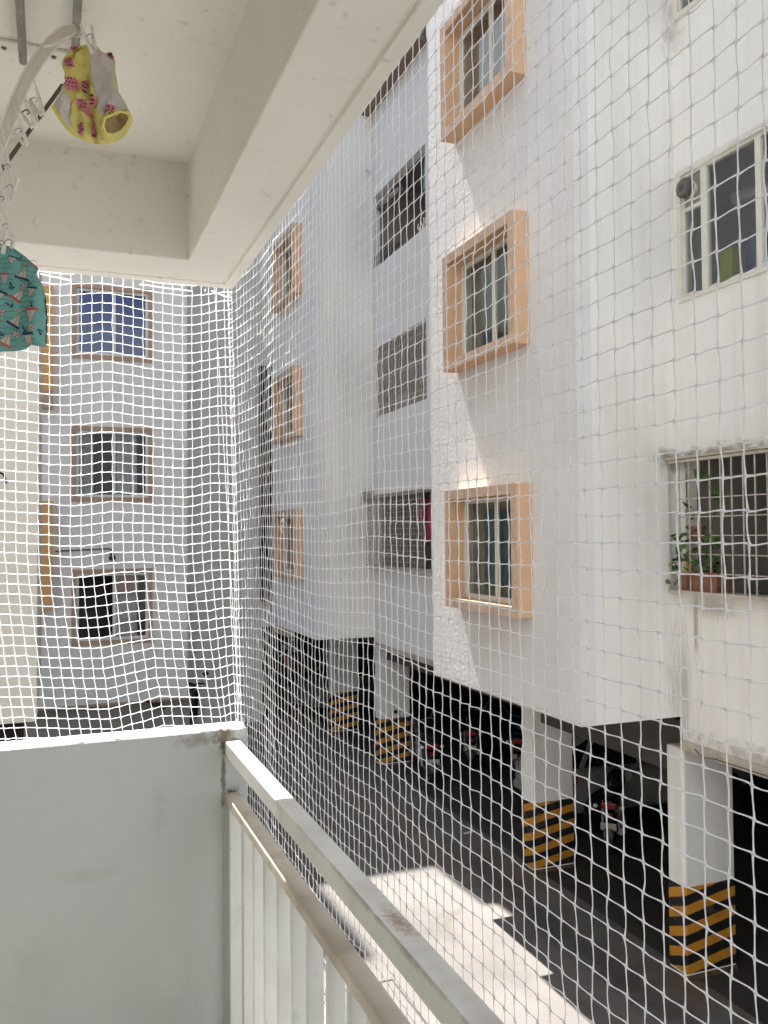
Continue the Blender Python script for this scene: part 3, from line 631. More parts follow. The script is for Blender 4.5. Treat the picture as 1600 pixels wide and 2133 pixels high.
# orange boxed windows
for k, (y0, y1, zb) in enumerate(MODS[:2]):
    for i in range(4):
        a, b, c, d = y0+.87, y0+2.67, -.918+3*i, .557+3*i
        w_ = MB().slab(0, XF, XB+.012, a, b, c, d, [(a+.12, b-.12, c+.12, d-.12)]).build('window', M['orange'], ab, bevel=.010)
        MB().slab(0, XF-.004, XF-.0005, a+.002, b-.002, c+.002, d-.002, [(a+.118, b-.118, c+.118, d-.118)]).build('front_band', M['orange_d'], w_)
        a, b, c, d = a+.12, b-.12, c+.12, d-.12; fx = XB+.015; mid = (a+b)/2-.04
        MB().slab(0, fx, fx+.05, a, b, c, d, [(a+.05, mid-.025, c+.055, d-.055), (mid+.025, b-.05, c+.055, d-.055)]).build('window_frame', M['alu'], w_, bevel=.003)
        for (p, q, dx, gm_) in ((a+.05, mid-.025, .02, M['pane2'] if i == 2 else M['pane']), (mid+.025, b-.05, .032, M['pane2'] if i == 2 else M['pane'])):
            MB().add([(fx+dx, p, c+.055), (fx+dx, q, c+.055), (fx+dx, q, d-.055), (fx+dx, p, d-.055)], [(0, 1, 2, 3)]).build('pane', gm_, w_)
        cu = MB(); n = 60; V = []
        for j in range(n+1):
            t = j/n; y = a+.02+(b-a-.04)*t; x = fx+.14+.022*math.sin(t*62+i)+.012*math.sin(t*23+2*i)
            V += [(x, y, c-.05), (x, y, d+.05)]
        cu.add(V, [(2*j, 2*j+2, 2*j+3, 2*j+1) for j in range(n)]).build('curtain', M['curtain'], w_, smooth=True)
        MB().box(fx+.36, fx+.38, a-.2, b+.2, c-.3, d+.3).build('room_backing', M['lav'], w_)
# grilles and sliding windows of the recessed kitchens
def grille(y0, y1, z0, z1, x, dy, dzs, rv=.006, rh=.0055, depth=.12):
    q = MB(); n = int((y1-y0)/dy)
    for j in range(n+1): yv = y1-.02-j*dy; q.box(x-rv, x+rv, yv-rv, yv+rv, z0, z1)
    k = int((z1-z0)/dzs)
    for j in range(1, k+1):
        zv = z0+j*(z1-z0)/(k+1); q.box(x+rv+.0005, x+rv+2*rh, y0, y1, zv-rh, zv+rh)
    gr = q.build('window_grille', M['grille'], ab)
    MB().box(x-.015, x+.02, y0, y1, z1+.001, z1+.03).build('top_rail', M['grille'], gr); MB().box(x-.02, XA-.001, y0, y1, z0-.03, z0-.001).build('sill', led, gr)
    return gr
grille(4.2, 7.225, -.59, .715, XA-.13, .145, .19)
grille(13.45, 16.285, -.60, .73, XA-.17, .105, .105, .004, .004)
g2 = MB(); yv = 16.13
while yv > 13.63: g2.box(XA+.03, XA+.045, yv-.008, yv+.008, 2.386, 3.799); yv -= .085
for zv in (2.6, 3.1, 3.62): g2.box(XA+.046, XA+.056, 13.63, 16.14, zv-.01, zv+.01)
g2.build('window_grille', M['grille'], ab)
g2 = MB(); yv = 16.18
while yv > 13.55: g2.box(XA+.03, XA+.042, yv-.006, yv+.006, 8.721, 9.89); yv -= .10
for zv in (8.8, 9.0, 9.2, 9.4, 9.6): g2.box(XA+.043, XA+.053, 13.51, 16.19, zv-.006, zv+.006)
g2.build('window_grille', M['grille'], ab)
MB().box(XA-.22, XA-.003, 13.4, 16.288, 8.62, 8.70).build('shade_slab', mat('brown_slab_edge', (.25, .17, .13), .9, .1, 5), ab)
for (z0, z1, fan) in ((2.40, 3.755, True), (5.40, 6.77, False)):
    y1 = 7.135; x0 = XA+.01
    cells = [(y1-.30, y1-.05, z0+.06, z1-.42), (y1-.30, y1-.05, z1-.38, z1-.06), (y1-1.02, y1-.38, z0+.06, z1-.06), (y1-1.72, y1-1.09, z0+.06, z1-.06), (y1-2.4, y1-1.79, z0+.06, z1-.06), (4.26, y1-2.47, z0+.06, z1-.06)]
    w_ = MB().slab(0, x0, x0+.06, 4.2, y1, z0, z1, cells).build('sliding_window', M['alu'], ab, bevel=.004)
    MB().slab(0, x0-.03, x0-.0005, 4.2, y1+.03, z0-.002, z1+.03, [(4.26, y1-.03, z0+.05, z1-.03)]).build('outer_frame', M['alu'], w_, bevel=.004)
    for j, (p, q, c, d) in enumerate(cells):
        if j == 1 and fan:
            MB().box(x0+.03, x0+.04, p, q, c, d).build('fan_panel', M['room'], w_); continue
        MB().add([(x0+.03, p, c), (x0+.03, q, c), (x0+.03, q, d), (x0+.03, p, d)], [(0, 1, 2, 3)]).build('pane', M['pane'], w_)
    if fan:
        cy, cz = y1-.16, z1-.21
        fn = MB().lathe([(.085, x0-.03), (.10, x0-.05), (.10, x0-.10), (.085, x0-.115), (.03, x0-.12), (.028, x0-.125), (.001, x0-.125)], (0, cy, cz), 28, 'x').build('exhaust_vent', mat('vent_grey', (.10, .095, .09), .5, .1, 20), w_, smooth=True)
        MB().lathe([(.075, x0+.03), (.082, x0+.0), (.088, x0-.03)], (0, cy, cz), 28, 'x').build('vent_collar', M['alu'], fn, smooth=True)
        q = MB()
        for t in range(20):
            a_ = 2*PI*t/20; q.bar((x0-.117, cy+.04*math.cos(a_), cz+.04*math.sin(a_)), (x0-.117, cy+.08*math.cos(a_), cz+.08*math.sin(a_)), .005, .006, (1, 0, 0))
        q.build('vent_fins', M['room'], fn)
        q = MB(); q.tube([(x0+.45, y1-.3-.05*t+.0, z1-.30-.008*t) for t in range(14)], [.065+.012*(t % 2) for t in range(14)], 14)
        q.build('duct', mat('foil_duct', (.55, .55, .55), .35, .05, 20, metal=.7), fn, smooth=True)
# pillars with hazard stripes
for y0 in (7.25, 10.28, 16.12, 19.25, 1.9):
    x0 = 6.165; z1 = -2.264
    p = MB().box(x0, x0+.66, y0, y0+.27, GZ, z1).build('pillar', M['cream'], ab, bevel=.022, seg=3)
    sm = stripes('hazard_stripes', (.012, .012, .012), (.52, .225, .022), .205, .17, .42, x0-5.5, y0-9, GZ-GZ+.17)
    MB().box(x0-.004, x0+.664, y0-.004, y0+.274, GZ+.06, -3.69).build('hazard_band', sm, p, bevel=.022, seg=3)
    MB().box(x0-.012, x0+.67, y0-.012, y0+.28, GZ+.001, GZ+.055).build('pillar_foot', mat('pillar_foot', (.14, .09, .05), .9, .2, 8), p, bevel=.01)
# thin cables on the facade and by the pillar
q = MB(); q.tube([(XA-.045, 7.0, -2.2), (XA-.05, 6.93, -2.235), (XA-.05, 6.86, -2.25), (XA-.05, 6.8, -2.245), (XA-.05, 6.7, -2.23), (XA-.045, 5.4, -2.225)], .004, 6)
q.build('cable', M['black'], ab)
# ------------------------------------------------------------------ things in the kitchens
def leafy(parent, c, n, spread, h, m, size=.05, name='foliage'):
    q = MB()
    for k in range(n):
        a = random.uniform(0, 2*PI); r = spread*math.sqrt(random.random()); z = random.uniform(0, h)
        p = Vector(c)+Vector((r*math.cos(a), r*math.sin(a), z)); s = size*random.uniform(.6, 1.25)
        d = Vector((random.uniform(-1, .2), random.uniform(-1, .6), random.uniform(-.7, .6))).normalized(); e = d.cross(Vector((random.uniform(-1, 1), random.uniform(-1, 1), 1))).normalized(); nn = d.cross(e)
        P = [p, p+d*s*.35+e*s*.42+nn*s*.08, p+d*s*.8+e*s*.34+nn*s*.05, p+d*s*1.15-nn*s*.1, p+d*s*.8-e*s*.34+nn*s*.05, p+d*s*.35-e*s*.42+nn*s*.08, p+d*s*.55]
        q.add(P, [(0, 1, 6), (1, 2, 6), (2, 3, 6), (3, 4, 6), (4, 5, 6), (5, 0, 6)])
    return q.build(name, m, parent, smooth=True, weld=False)
def pot(name, label, y, x, z, r, h, square=False, grp=None):
    t = thing(name, label, 'potted plant', (x, y, z), grp)
    if square: q = MB().loft([[(x+sx*r*.75*s, y+sy*r*1.5*s, z+zz_) for sx, sy in ((-1, -1), (1, -1), (1, 1), (-1, 1))] for s, zz_ in ((.8, 0), (1, h), (1.08, h), (1.08, h+.03), (.98, h+.03), (.95, h-.03))])
    else: q = MB().lathe([(r*.7, 0), (r*.95, h), (r*1.1, h), (r*1.1, h+.03), (r, h+.03), (r*.9, h-.02)], (x, y, z), 20)
    q.build('pot', M['terra'], t, smooth=not square); return t
gx = XA-.04; gz = -.595
t = pot('potted_plant', 'rectangular terracotta planter with one tall leafy stem behind the white grille', 6.73, gx, gz, .13, .17, True)
leafy(t, (gx, 6.73, gz+.20), 60, .16, .14, M['leaf'], .06)
st = MB(); sp = [(gx, 6.72, gz+.2), (gx-.01, 6.74, gz+.5), (gx+.02, 6.68, gz+.8), (gx, 6.70, gz+1.08)]; st.tube(sp, .006, 6).build('stem', M['leaf'], t)
leafy(t, (gx-.02, 6.69, gz+.88), 6, .07, .24, M['leaf'], .15); leafy(t, (gx-.02, 6.66, gz+.42), 10, .11, .2, M['leaf'], .10)
t = pot('potted_plant', 'round terracotta pot with green and yellow leaves at the left end of the white grille', 7.06, gx, gz, .10, .16)
leafy(t, (gx, 7.04, gz+.2), 36, .12, .42, M['leaf'], .075); leafy(t, (gx-.05, 6.98, gz+.22), 7, .07, .14, M['leafy'], .07, 'yellow_leaf'); leafy(t, (gx-.09, 7.16, gz+.02), 8, .06, .3, M['leaf'], .06)
MB().tube([(gx, 7.05, gz+.2), (gx+.01, 7.02, gz+.6), (gx, 7.05, gz+.9), (gx+.02, 7.08, gz+1.2)], .005, 6).build('stem', M['leaf'], t); leafy(t, (gx, 7.05, gz+.62), 5, .08, .25, M['leaf'], .1)
t = pot('hanging_pot', 'small brown pot fixed between the two planters behind the white grille', 6.93, gx+.03, gz+.48, .07, .15)
tag(MB().lathe([(.12, 0), (.13, .2), (.12, .22), (.11, .2)], (XA+.6, 6.2, -.59), 20).build('bucket', M['dark'], smooth=True), 'dark bucket on the floor behind the white grille, right of the planters', 'bucket')
def hang(name, label, cat, y0, y1, z0, z1, x, m, wob=.03, ny=26):
    q = MB(); V = []; nz = 8
    for i in range(nz+1):
        for j in range(ny+1):
            t_, s_ = j/ny, i/nz; V.append((x+wob*math.sin(t_*17+i*.25)*(.4+s_), y0+(y1-y0)*t_+.04*s_*math.sin(t_*9), z1-(z1-z0)*s_*(1-.07*math.sin(t_*11))))
    q.add(V, [(i*(ny+1)+j, i*(ny+1)+j+1, (i+1)*(ny+1)+j+1, (i+1)*(ny+1)+j) for i in range(nz) for j in range(ny)])
    return tag(q.build(name, m, smooth=True, solid=.004), label, cat)
hang('cloth', 'pink curtain cloth hung at the left of the lowest kitchen grille', 'cloth', 13.6, 14.05, -.12, .68, XA+.2, mat('pink_cloth', (.42, .035, .13), .9, .1, 8))
hang('cloth', 'dull pink cloth hung in the middle of the lowest kitchen grille', 'cloth', 14.35, 14.62, .22, .66, XA+.25, mat('dull_pink_cloth', (.35, .06, .13), .9, .1, 8))
hang('cloth', 'small greyish sheet hung at the right side of the barred kitchen window', 'cloth', 13.75, 14.15, 2.75, 3.25, XA+.15, mat('pale_lilac_cloth', (.45, .42, .45), .9, .1, 8))
hang('cloth', 'pale lilac cloth lying low behind the bars of the barred kitchen window', 'cloth', 14.75, 15.25, 2.40, 2.72, XA+.13, mat('lilac_cloth', (.42, .36, .44), .9, .1, 8))
hang('cloth', 'pale teal cloth hung from the top of the open kitchen window', 'cloth', 13.55, 14.05, 6.25, 6.80, XA+.2, mat('pale_teal_cloth', (.22, .36, .35), .9, .1, 8))
tag(MB().box(XA+.5, XA+.9, 13.65, 14.5, 5.4, 6.25).build('cupboard', mat('orange_brown_wood', (.32, .13, .05), .7, .2, 5), bevel=.01), 'orange brown wooden cupboard inside the open kitchen window', 'cupboard')
q = MB().lathe([(.09, 0), (.095, .05), (.06, .06), (.06, 1.2)], (0, 0, 0), 16)
q.v = [(XA+.12+.1*p[2], 16.1-p[2], 6.78-.05*p[2]-.1+p[1]) if False else (XA+.1+p[0], 16.15-p[2], 6.72+p[1]-.22*p[2]*.3) for p in q.v]
tag(q.build('exhaust_pipe', M['steel'], smooth=True), 'grey exhaust pipe poking out at the far top corner of the open kitchen window', 'pipe')
rk = thing('dish_rack', 'thin wire dish rack standing on the sill of the open kitchen window', 'rack', (XA+.05, 15.7, 5.42)); q = MB()
for j in range(7):
    yv = 15.35+j*.12; q.tube([(XA-.03, yv, 5.425), (XA-.03, yv, 5.72), (XA+.10, yv, 5.72), (XA+.10, yv, 5.425)], .004, 5)
for zv in (5.46, 5.59, 5.72): q.tube([(XA-.03, 15.35, zv), (XA-.03, 16.07, zv)], .004, 5)
q.build('wire', M['black'], rk)
q = MB()
for k in range(5): q.ball((XA+.02, 15.2-.09*k+random.uniform(-.02, .02), 5.50+random.uniform(0, .05)), .04, .05, .045)
tag(q.build('utensils', mat('utensil_brown', (.12, .09, .08), .5, .2, 20), smooth=True), 'dark kitchen utensils in a row beside the wire dish rack', 'utensils')
q = MB().tube([(XA+.0+.02*math.sin(k*2.1), 13.62+.02*k, 5.50+.10*math.sin(k*.9)) for k in range(16)], .010, 6)
tag(q.build('white_hose', M['plastic'], smooth=True), 'white crumpled hose lying on the sill at the near end of the open kitchen window', 'hose')
tag(MB().lathe([(.06, 0), (.07, .1), (.065, .42), (.03, .5), (.03, .56)], (XA+.28, 6.32, 2.42), 18).build('bottle', mat('blue_plastic', (.03, .10, .24), .4, .1, 9), smooth=True), 'tall blue bottle behind the sliding window glass', 'bottle')
tag(MB().lathe([(.09, 0), (.10, .12), (.10, .5), (.04, .58)], (XA+.36, 6.46, 2.42), 18).build('container', mat('dark_blue_plastic', (.02, .045, .13), .4, .1, 9), smooth=True), 'dark blue container beside the tall blue bottle behind the sliding window', 'container')
tag(MB().box(XA+.2, XA+.34, 6.62, 6.80, 2.405, 2.85).build('box', mat('yellow_green_carton', (.30, .31, .05), .7, .1, 9), bevel=.006), 'yellow green carton behind the narrow left pane of the sliding window', 'carton')
# ------------------------------------------------------------------ apartment block at the end of the driveway
YK = 19.2
bk = thing('apartment_block', 'grey white apartment block closing the end of the driveway, with brown framed windows', 'building', (1.5, YK, GZ))
RK = 14.6
wz = [(3.05*i-2.29, 3.05*i-.68) for i in range(4)]
def bwin(x): return [(x+.01, x+1.655-.01, a+.01, b-.01) for a, b in wz]
MB().slab(1, YK, YK+.2, -4, 2.82, -3.53, RK, bwin(.41)).build('front_wall', M['grey'], bk)
MB().box(2.62, 2.819, YK+.2, 21.5, -3.52, RK-.01).build('side_wall', M['greyd'], bk)
MB().slab(1, 21.3, 21.5, 2.82, 7.5, -2.3, RK).build('recessed_wall', M['greyd'], bk)
MB().slab(1, 21.3, 21.5, 2.82, 4.98, GZ, -2.301).build('recessed_wall', M['greyd'], bk)
MB().box(-4, 2.9, YK+.25, YK+.45, GZ, -3.531).build('plinth', mat('plinth_grey', (.34, .325, .30), .9, .1, 2, .003, 20), bk)
MB().box(-4, 2.83, YK-.02, YK+.2, -3.58, -3.531).build('drip_edge', M['brown'], bk)
MB().box(-4, 2.82, YK+.01, 30, RK, RK+.2).build('roof', M['soffit'], bk)
MB().box(2.82, 7.5, 21.32, 30, RK, RK+.2).build('roof', M['soffit'], bk)
MB().box(-4, 7.5, 29.8, 30, GZ, RK-.001).build('rear_wall', M['greyd'], bk)
MB().box(7.3, 7.5, 21.5, 29.8, GZ, RK-.001).build('side_wall', M['greyd'], bk)
MB().box(-4, -3.8, YK+.2, 29.8, GZ, RK-.001).build('side_wall', M['greyd'], bk)
MB().box(-4, 2.6, YK+1.2, YK+1.3, GZ, RK-.1).build('inner_wall', M['lav'], bk)
MB().box(4.93, 5.62, 21.12, 21.299, -1.65, 4.3).build('duct', mat('gap_shade_brown', (.028, .018, .015), .8, .2, 30), bk)  # no real duct: dark box standing in for the shaded gap
MB().box(4.99, 9, 23.5, 23.7, GZ, -2.0).build('passage_wall', M['dark'], bk)
for i, (a, b) in enumerate(wz):
    x0, x1 = .41, 2.065
    w_ = MB().slab(1, YK-.03, YK+.06, x0, x1, a, b, [(x0+.09, x1-.08, a+.095, b-.09)]).build('window', M['brown'], bk, bevel=.004)
    p, q_, c, d = x0+.09, x1-.08, a+.095, b-.09; mid = (p+q_)/2+.03
    MB().slab(1, YK+.02, YK+.075, p, q_, c, d, [(p+.06, mid-.03, c+.06, d-.055), (mid+.03, q_-.06, c+.06, d-.055)]).build('window_frame', mat('white_window_frame', (.66, .66, .64), .5, .03, 5), w_, bevel=.003)
    for s, (u, v) in enumerate(((p+.06, mid-.03), (mid+.03, q_-.06))):
        gm_ = M['navy'] if i >= 2 else M['pane_b']
        if i == 0 and s == 0: continue
        MB().add([(u, YK+.04+.015*s, c+.06), (v, YK+.04+.015*s, c+.06), (v, YK+.04+.015*s, d-.055), (u, YK+.04+.015*s, d-.055)], [(0, 1, 2, 3)]).build('pane', gm_, w_)
    def drape(u, v, m_, nm='curtain', top=d):
        V = []; n = 40
        for j in range(n+1):
            t = j/n; V += [(u+(v-u)*t, YK+.20+.02*math.sin(t*40), c-.02), (u+(v-u)*t*.97, YK+.20+.02*math.sin(t*40), top)]
        MB().add(V, [(2*j, 2*j+2, 2*j+3, 2*j+1) for j in range(n)]).build(nm, m_, w_, smooth=True)
    if i == 1: drape(p+.02, p+.36, M['curtain_w']); drape(mid+.06, q_-.22, M['curtain_w'])
    if i == 0: drape(mid+.02, q_-.22, M['curtain_w'], top=d-.45); MB().box(mid+.03, q_-.2, YK+.165, YK+.178, d-.50, d-.05).build('blind', mat('dull_red_blind', (.36, .22, .19), .9, .1, 9), w_)
for (a, b, br_) in ((3.08, 5.27, True), (-1.5, .755, False), (7.6, 9.9, False)):
    w_ = MB().slab(1, YK-.14, YK+.001, -1.75, .045, a, b, [(-1.6, -.25, a+.12, b-.12)]).build('window', mat('orange_trim', (.62, .37, .16), .85, .04, 3), bk, bevel=.004)
    if br_: MB().box(-1.75, .045, YK-.145, YK-.002, a-.39, a-.002).build('brown_panel', M['brown'], w_)
    MB().box(-1.6, -.25, YK-.05, YK-.04, a+.12, b-.12).build('pane', M['navy'], w_)
q = MB().tube([(.09, YK-.02, -.285), (1.16, YK-.02, -.245), (1.21, YK-.03, -.26), (1.215, YK-.035, -.35)], .016, 8).build('conduit', M['strap'], bk)
lm = MB().lathe([(.03, -.34), (.045, -.38), (.07, -.43), (.075, -.47), (.03, -.50)], (1.225, YK-.09, 0), 14).build('wall_lamp', M['black'], bk, smooth=True)
MB().tube([(1.20, YK-.02, -.34), (1.16, YK-.10, -.36), (1.20, YK-.14, -.41)], .01, 6).build('lamp_arm', M['steel'], lm)
# cream wing on the left
cw = thing('cream_building', 'plain cream apartment wing on the left, raised over a dark open ground floor', 'building', (-2, 10.6, GZ))
MB().box(-5, -.141, 10.6, 15.5, -2.1, 14.2).build('wall', mat('plain_cream_wall', (.66, .64, .585), .9, .03, .8, .002, 30, streak=.2, dirt=(.4, .36, .28), spec=.15), cw, bevel=.01)
MB().box(-5, -.30, 11.2, 11.4, GZ, -2.102).build('void_shade_panel', M['dark'], cw)  # near-black panel standing in for the shade of the open floor
MB().tube([(-.62, 10.58, .78), (-.5, 10.52, .72), (-.46, 10.5, .62)], .012, 6).build('wire_stub', M['black'], cw)
# ------------------------------------------------------------------ vehicles
def wheel(par, c, r, w, spokes=6):
    wm = MB().lathe([(r*.66, -w*.3), (r*.80, -w*.5), (r*.96, -w*.42), (r, -w*.15), (r, w*.15), (r*.96, w*.42), (r*.80, w*.5), (r*.66, w*.3)], c, 28, 'y', cap=False).build('wheel', M['black'], par, smooth=True)
    q = MB().lathe([(r*.68, -w*.28), (r*.62, -w*.1), (r*.62, w*.1), (r*.68, w*.28)], c, 24, 'y', cap=False); q.lathe([(r*.15, -w*.4), (r*.15, w*.4)], c, 14, 'y')
    for k in range(spokes):
        a = 2*PI*k/spokes; d = Vector((math.cos(a), 0, math.sin(a))); q.bar(Vector(c)+d*r*.1, Vector(c)+d*r*.66, w*.35, w*.22, (0, 1, 0))
    q.build('rim', M['chrome'], wm, smooth=True); return wm
def motorcycle(label, loc, rz, grp='motorcycles parked under the building'):
    t = thing('motorcycle', label, 'motorcycle', (0, 0, 0), grp)
    wheel(t, (-.64, 0, .30), .30, .10); wheel(t, (.64, 0, .30), .30, .085)
    q = MB(); q.tube([(.64, .07, .30), (.50, .07, .72), (.44, .06, .92)], .022, 8); q.tube([(.64, -.07, .30), (.50, -.07, .72), (.44, -.06, .92)], .022, 8)
    q.tube([(.42, 0, .85), (.1, 0, .72), (-.35, 0, .70), (-.75, 0, .78)], .025, 8); q.tube([(.42, 0, .82), (.25, 0, .35), (-.2, 0, .30), (-.35, 0, .70)], .022, 8)
    q.tube([(-.64, .09, .30), (-.2, .07, .33)], .02, 8); q.tube([(-.64, -.09, .30), (-.2, -.07, .33)], .02, 8)
    q.tube([(-.60, .12, .32), (-.48, .12, .70)], .028, 8); q.tube([(-.60, -.12, .32), (-.48, -.12, .70)], .028, 8); q.build('frame', M['steel'], t, smooth=True)
    q = MB(); q.ball((.08, 0, .42), .19, .13, .15); q.ball((.12, 0, .56), .10, .10, .12); q.build('engine', M['chrome'], t, smooth=True)
    MB().loft([[(x, w*math.cos(a), z+h*math.sin(a)) for a in np.linspace(0, 2*PI, 14, endpoint=False)] for x, w, z, h in ((.40, .05, .86, .05), (.32, .12, .87, .10), (.15, .145, .85, .13), (-.02, .11, .80, .10), (-.08, .06, .78, .05))]).build('fuel_tank', M['bpaint'], t, smooth=True)
    MB().loft([[(x, w*math.cos(a), z+h*math.sin(a)) for a in np.linspace(0, 2*PI, 12, endpoint=False)] for x, w, z, h in ((-.06, .07, .79, .03), (-.2, .125, .80, .045), (-.45, .13, .83, .05), (-.70, .11, .87, .045), (-.78, .05, .88, .03))]).build('seat', M['black'], t, smooth=True)
    MB().loft([[(x, w*math.cos(a), z+h*math.sin(a)) for a in np.linspace(0, 2*PI, 12, endpoint=False)] for x, w, z, h in ((-.30, .11, .68, .10), (-.6, .12, .74, .09), (-.86, .09, .80, .06), (-.92, .05, .81, .03))]).build('tail_cowl', M['bpaint'], t, smooth=True)
    MB().box(-.95, -.90, -.11, .11, .72, .81).build('tail_light', M['redlens'], t, bevel=.015)
    MB().box(-.945, -.92, -.05, .05, .60, .665).build('reflector', M['redlens'], t, bevel=.006)
    for s in (-1, 1): MB().ball((-.88, s*.19, .74), .035, .035, .03).build('indicator', M['plastic'], t, smooth=True)
    q = MB(); q.tube([(-.66+.36*math.cos(a), 0, .30+.36*math.sin(a)) for a in np.linspace(.55*PI, 1.02*PI, 10)], .07, 10, r2=.012, nrm=(0, 0, 1)); q.build('rear_mudguard', M['bpaint'], t, smooth=True)
    q = MB(); q.tube([(.64+.34*math.cos(a), 0, .30+.34*math.sin(a)) for a in np.linspace(.15*PI, .85*PI, 12)], .055, 10, r2=.01, nrm=(0, 0, 1)); q.build('front_mudguard', M['bpaint'], t, smooth=True)
    MB().box(-.99, -.982, -.11, .11, .44, .54).build('number_plate', M['plate'], t, bevel=.004)
    q = MB(); q.tube([(.30, .36, .98), (.40, .30, 1.0), (.44, .12, .95), (.44, -.12, .95), (.40, -.30, 1.0), (.30, -.36, .98)], .014, 8); q.build('handlebar', M['chrome'], t, smooth=True)
    for s in (-1, 1):
        q = MB().ball((.36, s*.40, 1.16), .015, .065, .042).build('mirror', M['black'], t, smooth=True); MB().tube([(.40, s*.28, 1.0), (.37, s*.36, 1.13)], .007, 6).build('mirror_stem', M['chrome'], q)
    MB().ball((.56, 0, .88), .07, .09, .09).build('headlight', M['chrome'], t, smooth=True)
    MB().tube([(.15, -.12, .30), (-.3, -.14, .28), (-.75, -.16, .36)], [.025, .04, .05], 12).build('exhaust', M['chrome'], t, smooth=True)
    t.location = loc; t.rotation_euler = (0, 0, rz); return t
m1 = motorcycle('black motorcycle with a bright red tail light and plate, parked beyond the second striped pillar', (6.72, 15.35, GZ), math.radians(80))
def again(src, label, loc, rz):
    c = copy_tree(src); c['label'] = label; c.location = loc; c.rotation_euler = (0, 0, rz); return c
again(m1, 'dark motorcycle showing a small white number plate, parked behind the nearer striped pillars', (8.05, 11.0, GZ), math.radians(48))
again(m1, 'dark motorcycle standing deepest in the shade, its plate just visible right of the red-lit bike', (8.1, 15.9, GZ), math.radians(62))
again(m1, 'dark motorcycle with a dim red lamp in the shade just left of the white car', (8.7, 14.9, GZ), math.radians(55))
def car(label, loc, rz, m_body):
    t = thing('parked_car', label, 'car', (0, 0, 0), 'cars parked under the building')
    L, w = 3.85, .82
    def sec(x, hw, z0, z1, top):
        n = 20; out = []
        for k in range(n):
            a = 2*PI*k/n; c, s_ = math.cos(a), math.sin(a); e = .42
            out.append((x, hw*math.copysign(abs(c)**e, c), (z0+z1)/2+(z1-z0)/2*math.copysign(abs(s_)**e, s_)))
        return out
    MB().loft([sec(x, hw, z0, z1, 0) for x, hw, z0, z1 in ((-1.93, .62, .38, .72), (-1.90, .74, .30, .90), (-1.75, .80, .24, 1.00), (-1.2, .83, .22, .99), (0, .84, .21, .95), (1.0, .83, .22, .92), (1.55, .78, .25, .84), (1.85, .68, .30, .70), (1.93, .55, .36, .60))]).build('body', m_body, t, smooth=True)
    MB().loft([sec(x, hw, .86, z1, 0) for x, hw, z1 in ((-1.80, .62, .98), (-1.45, .66, 1.38), (-1.1, .67, 1.46), (-.2, .67, 1.47), (.35, .64, 1.38), (1.05, .60, .93))]).build('window_glass', M['carg'], t, smooth=True)
    MB().loft([sec(x, hw, z0, z1, 0) for x, hw, z0, z1 in ((-1.62, .55, 1.22, 1.30), (-1.35, .63, 1.40, 1.46), (-.9, .655, 1.43, 1.50), (-.1, .655, 1.43, 1.50), (.3, .62, 1.36, 1.43), (.5, .55, 1.28, 1.34))]).build('roof_panel', m_body, t, smooth=True)
    q = MB()
    for s in (-1, 1):
        for x0, z0, x1, z1 in ((-1.55, .98, -1.30, 1.40), (-.45, .95, -.42, 1.44), (.98, .93, .30, 1.38)): q.bar((x0, s*.70, z0), (x1, s*.63, z1), .07, .03, (0, s, 0))
    q.build('window_pillars', m_body, t)
    for x in (-1.22, 1.2):
        for s in (-1, 1):
            wheel(t, (x, s*.745, .30), .30, .18, 8)
            MB().lathe([(.001, s*.80), (.37, s*.80), (.37, s*.838)], (x, 0, .31), 28, 'y').build('wheel_arch', M['black'], t, smooth=True)
    for s in (-1, 1):
        MB().loft([[(-1.93, s*.56, .72), (-1.93, s*.62, .92), (-1.90, s*.68, .94), (-1.88, s*.70, .70)], [(-1.72, s*.82, .80), (-1.72, s*.82, .88), (-1.70, s*.82, .90), (-1.70, s*.82, .78)]]).build('tail_light', M['redlens'], t)
        MB().ball((1.80, s*.60, .66), .10, .12, .07).build('headlight', M['chrome'], t, smooth=True)
        MB().box(-.55, -.38, s*.842-.012, s*.842+.012, .76, .785).build('door_handle', M['chrome'], t, bevel=.004)
        MB().ball((.62, s*.93, .96), .06, .09, .06).build('mirror', m_body, t, smooth=True)
    MB().lathe([(.001, -.851), (.075, -.851), (.08, -.835)], (-.78, 0, .82), 20, 'y').build('fuel_cap', M['alu'], t, smooth=True)
    MB().box(-1.955, -1.945, -.24, .24, .50, .61).build('number_plate', M['plate'], t)
    MB().box(-1.96, -1.86, -.72, .72, .36, .50).build('bumper', m_body, t, bevel=.03)
    t.location = loc; t.rotation_euler = (0, 0, rz); return t
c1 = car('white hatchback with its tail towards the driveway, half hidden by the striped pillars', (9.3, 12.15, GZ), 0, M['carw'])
c2 = copy_tree(c1); c2['label'] = 'grey car with its nose out of the shade beside the farthest striped pillar'; c2.location = (7.75, 22.0, GZ); c2.rotation_euler = (0, 0, math.radians(200))
for ch in children(c2):
    if ch.name.startswith(('body', 'roof_panel', 'window_pillars', 'bumper', 'mirror')):
        ch.data = ch.data.copy(); ch.data.materials[0] = M['cars']
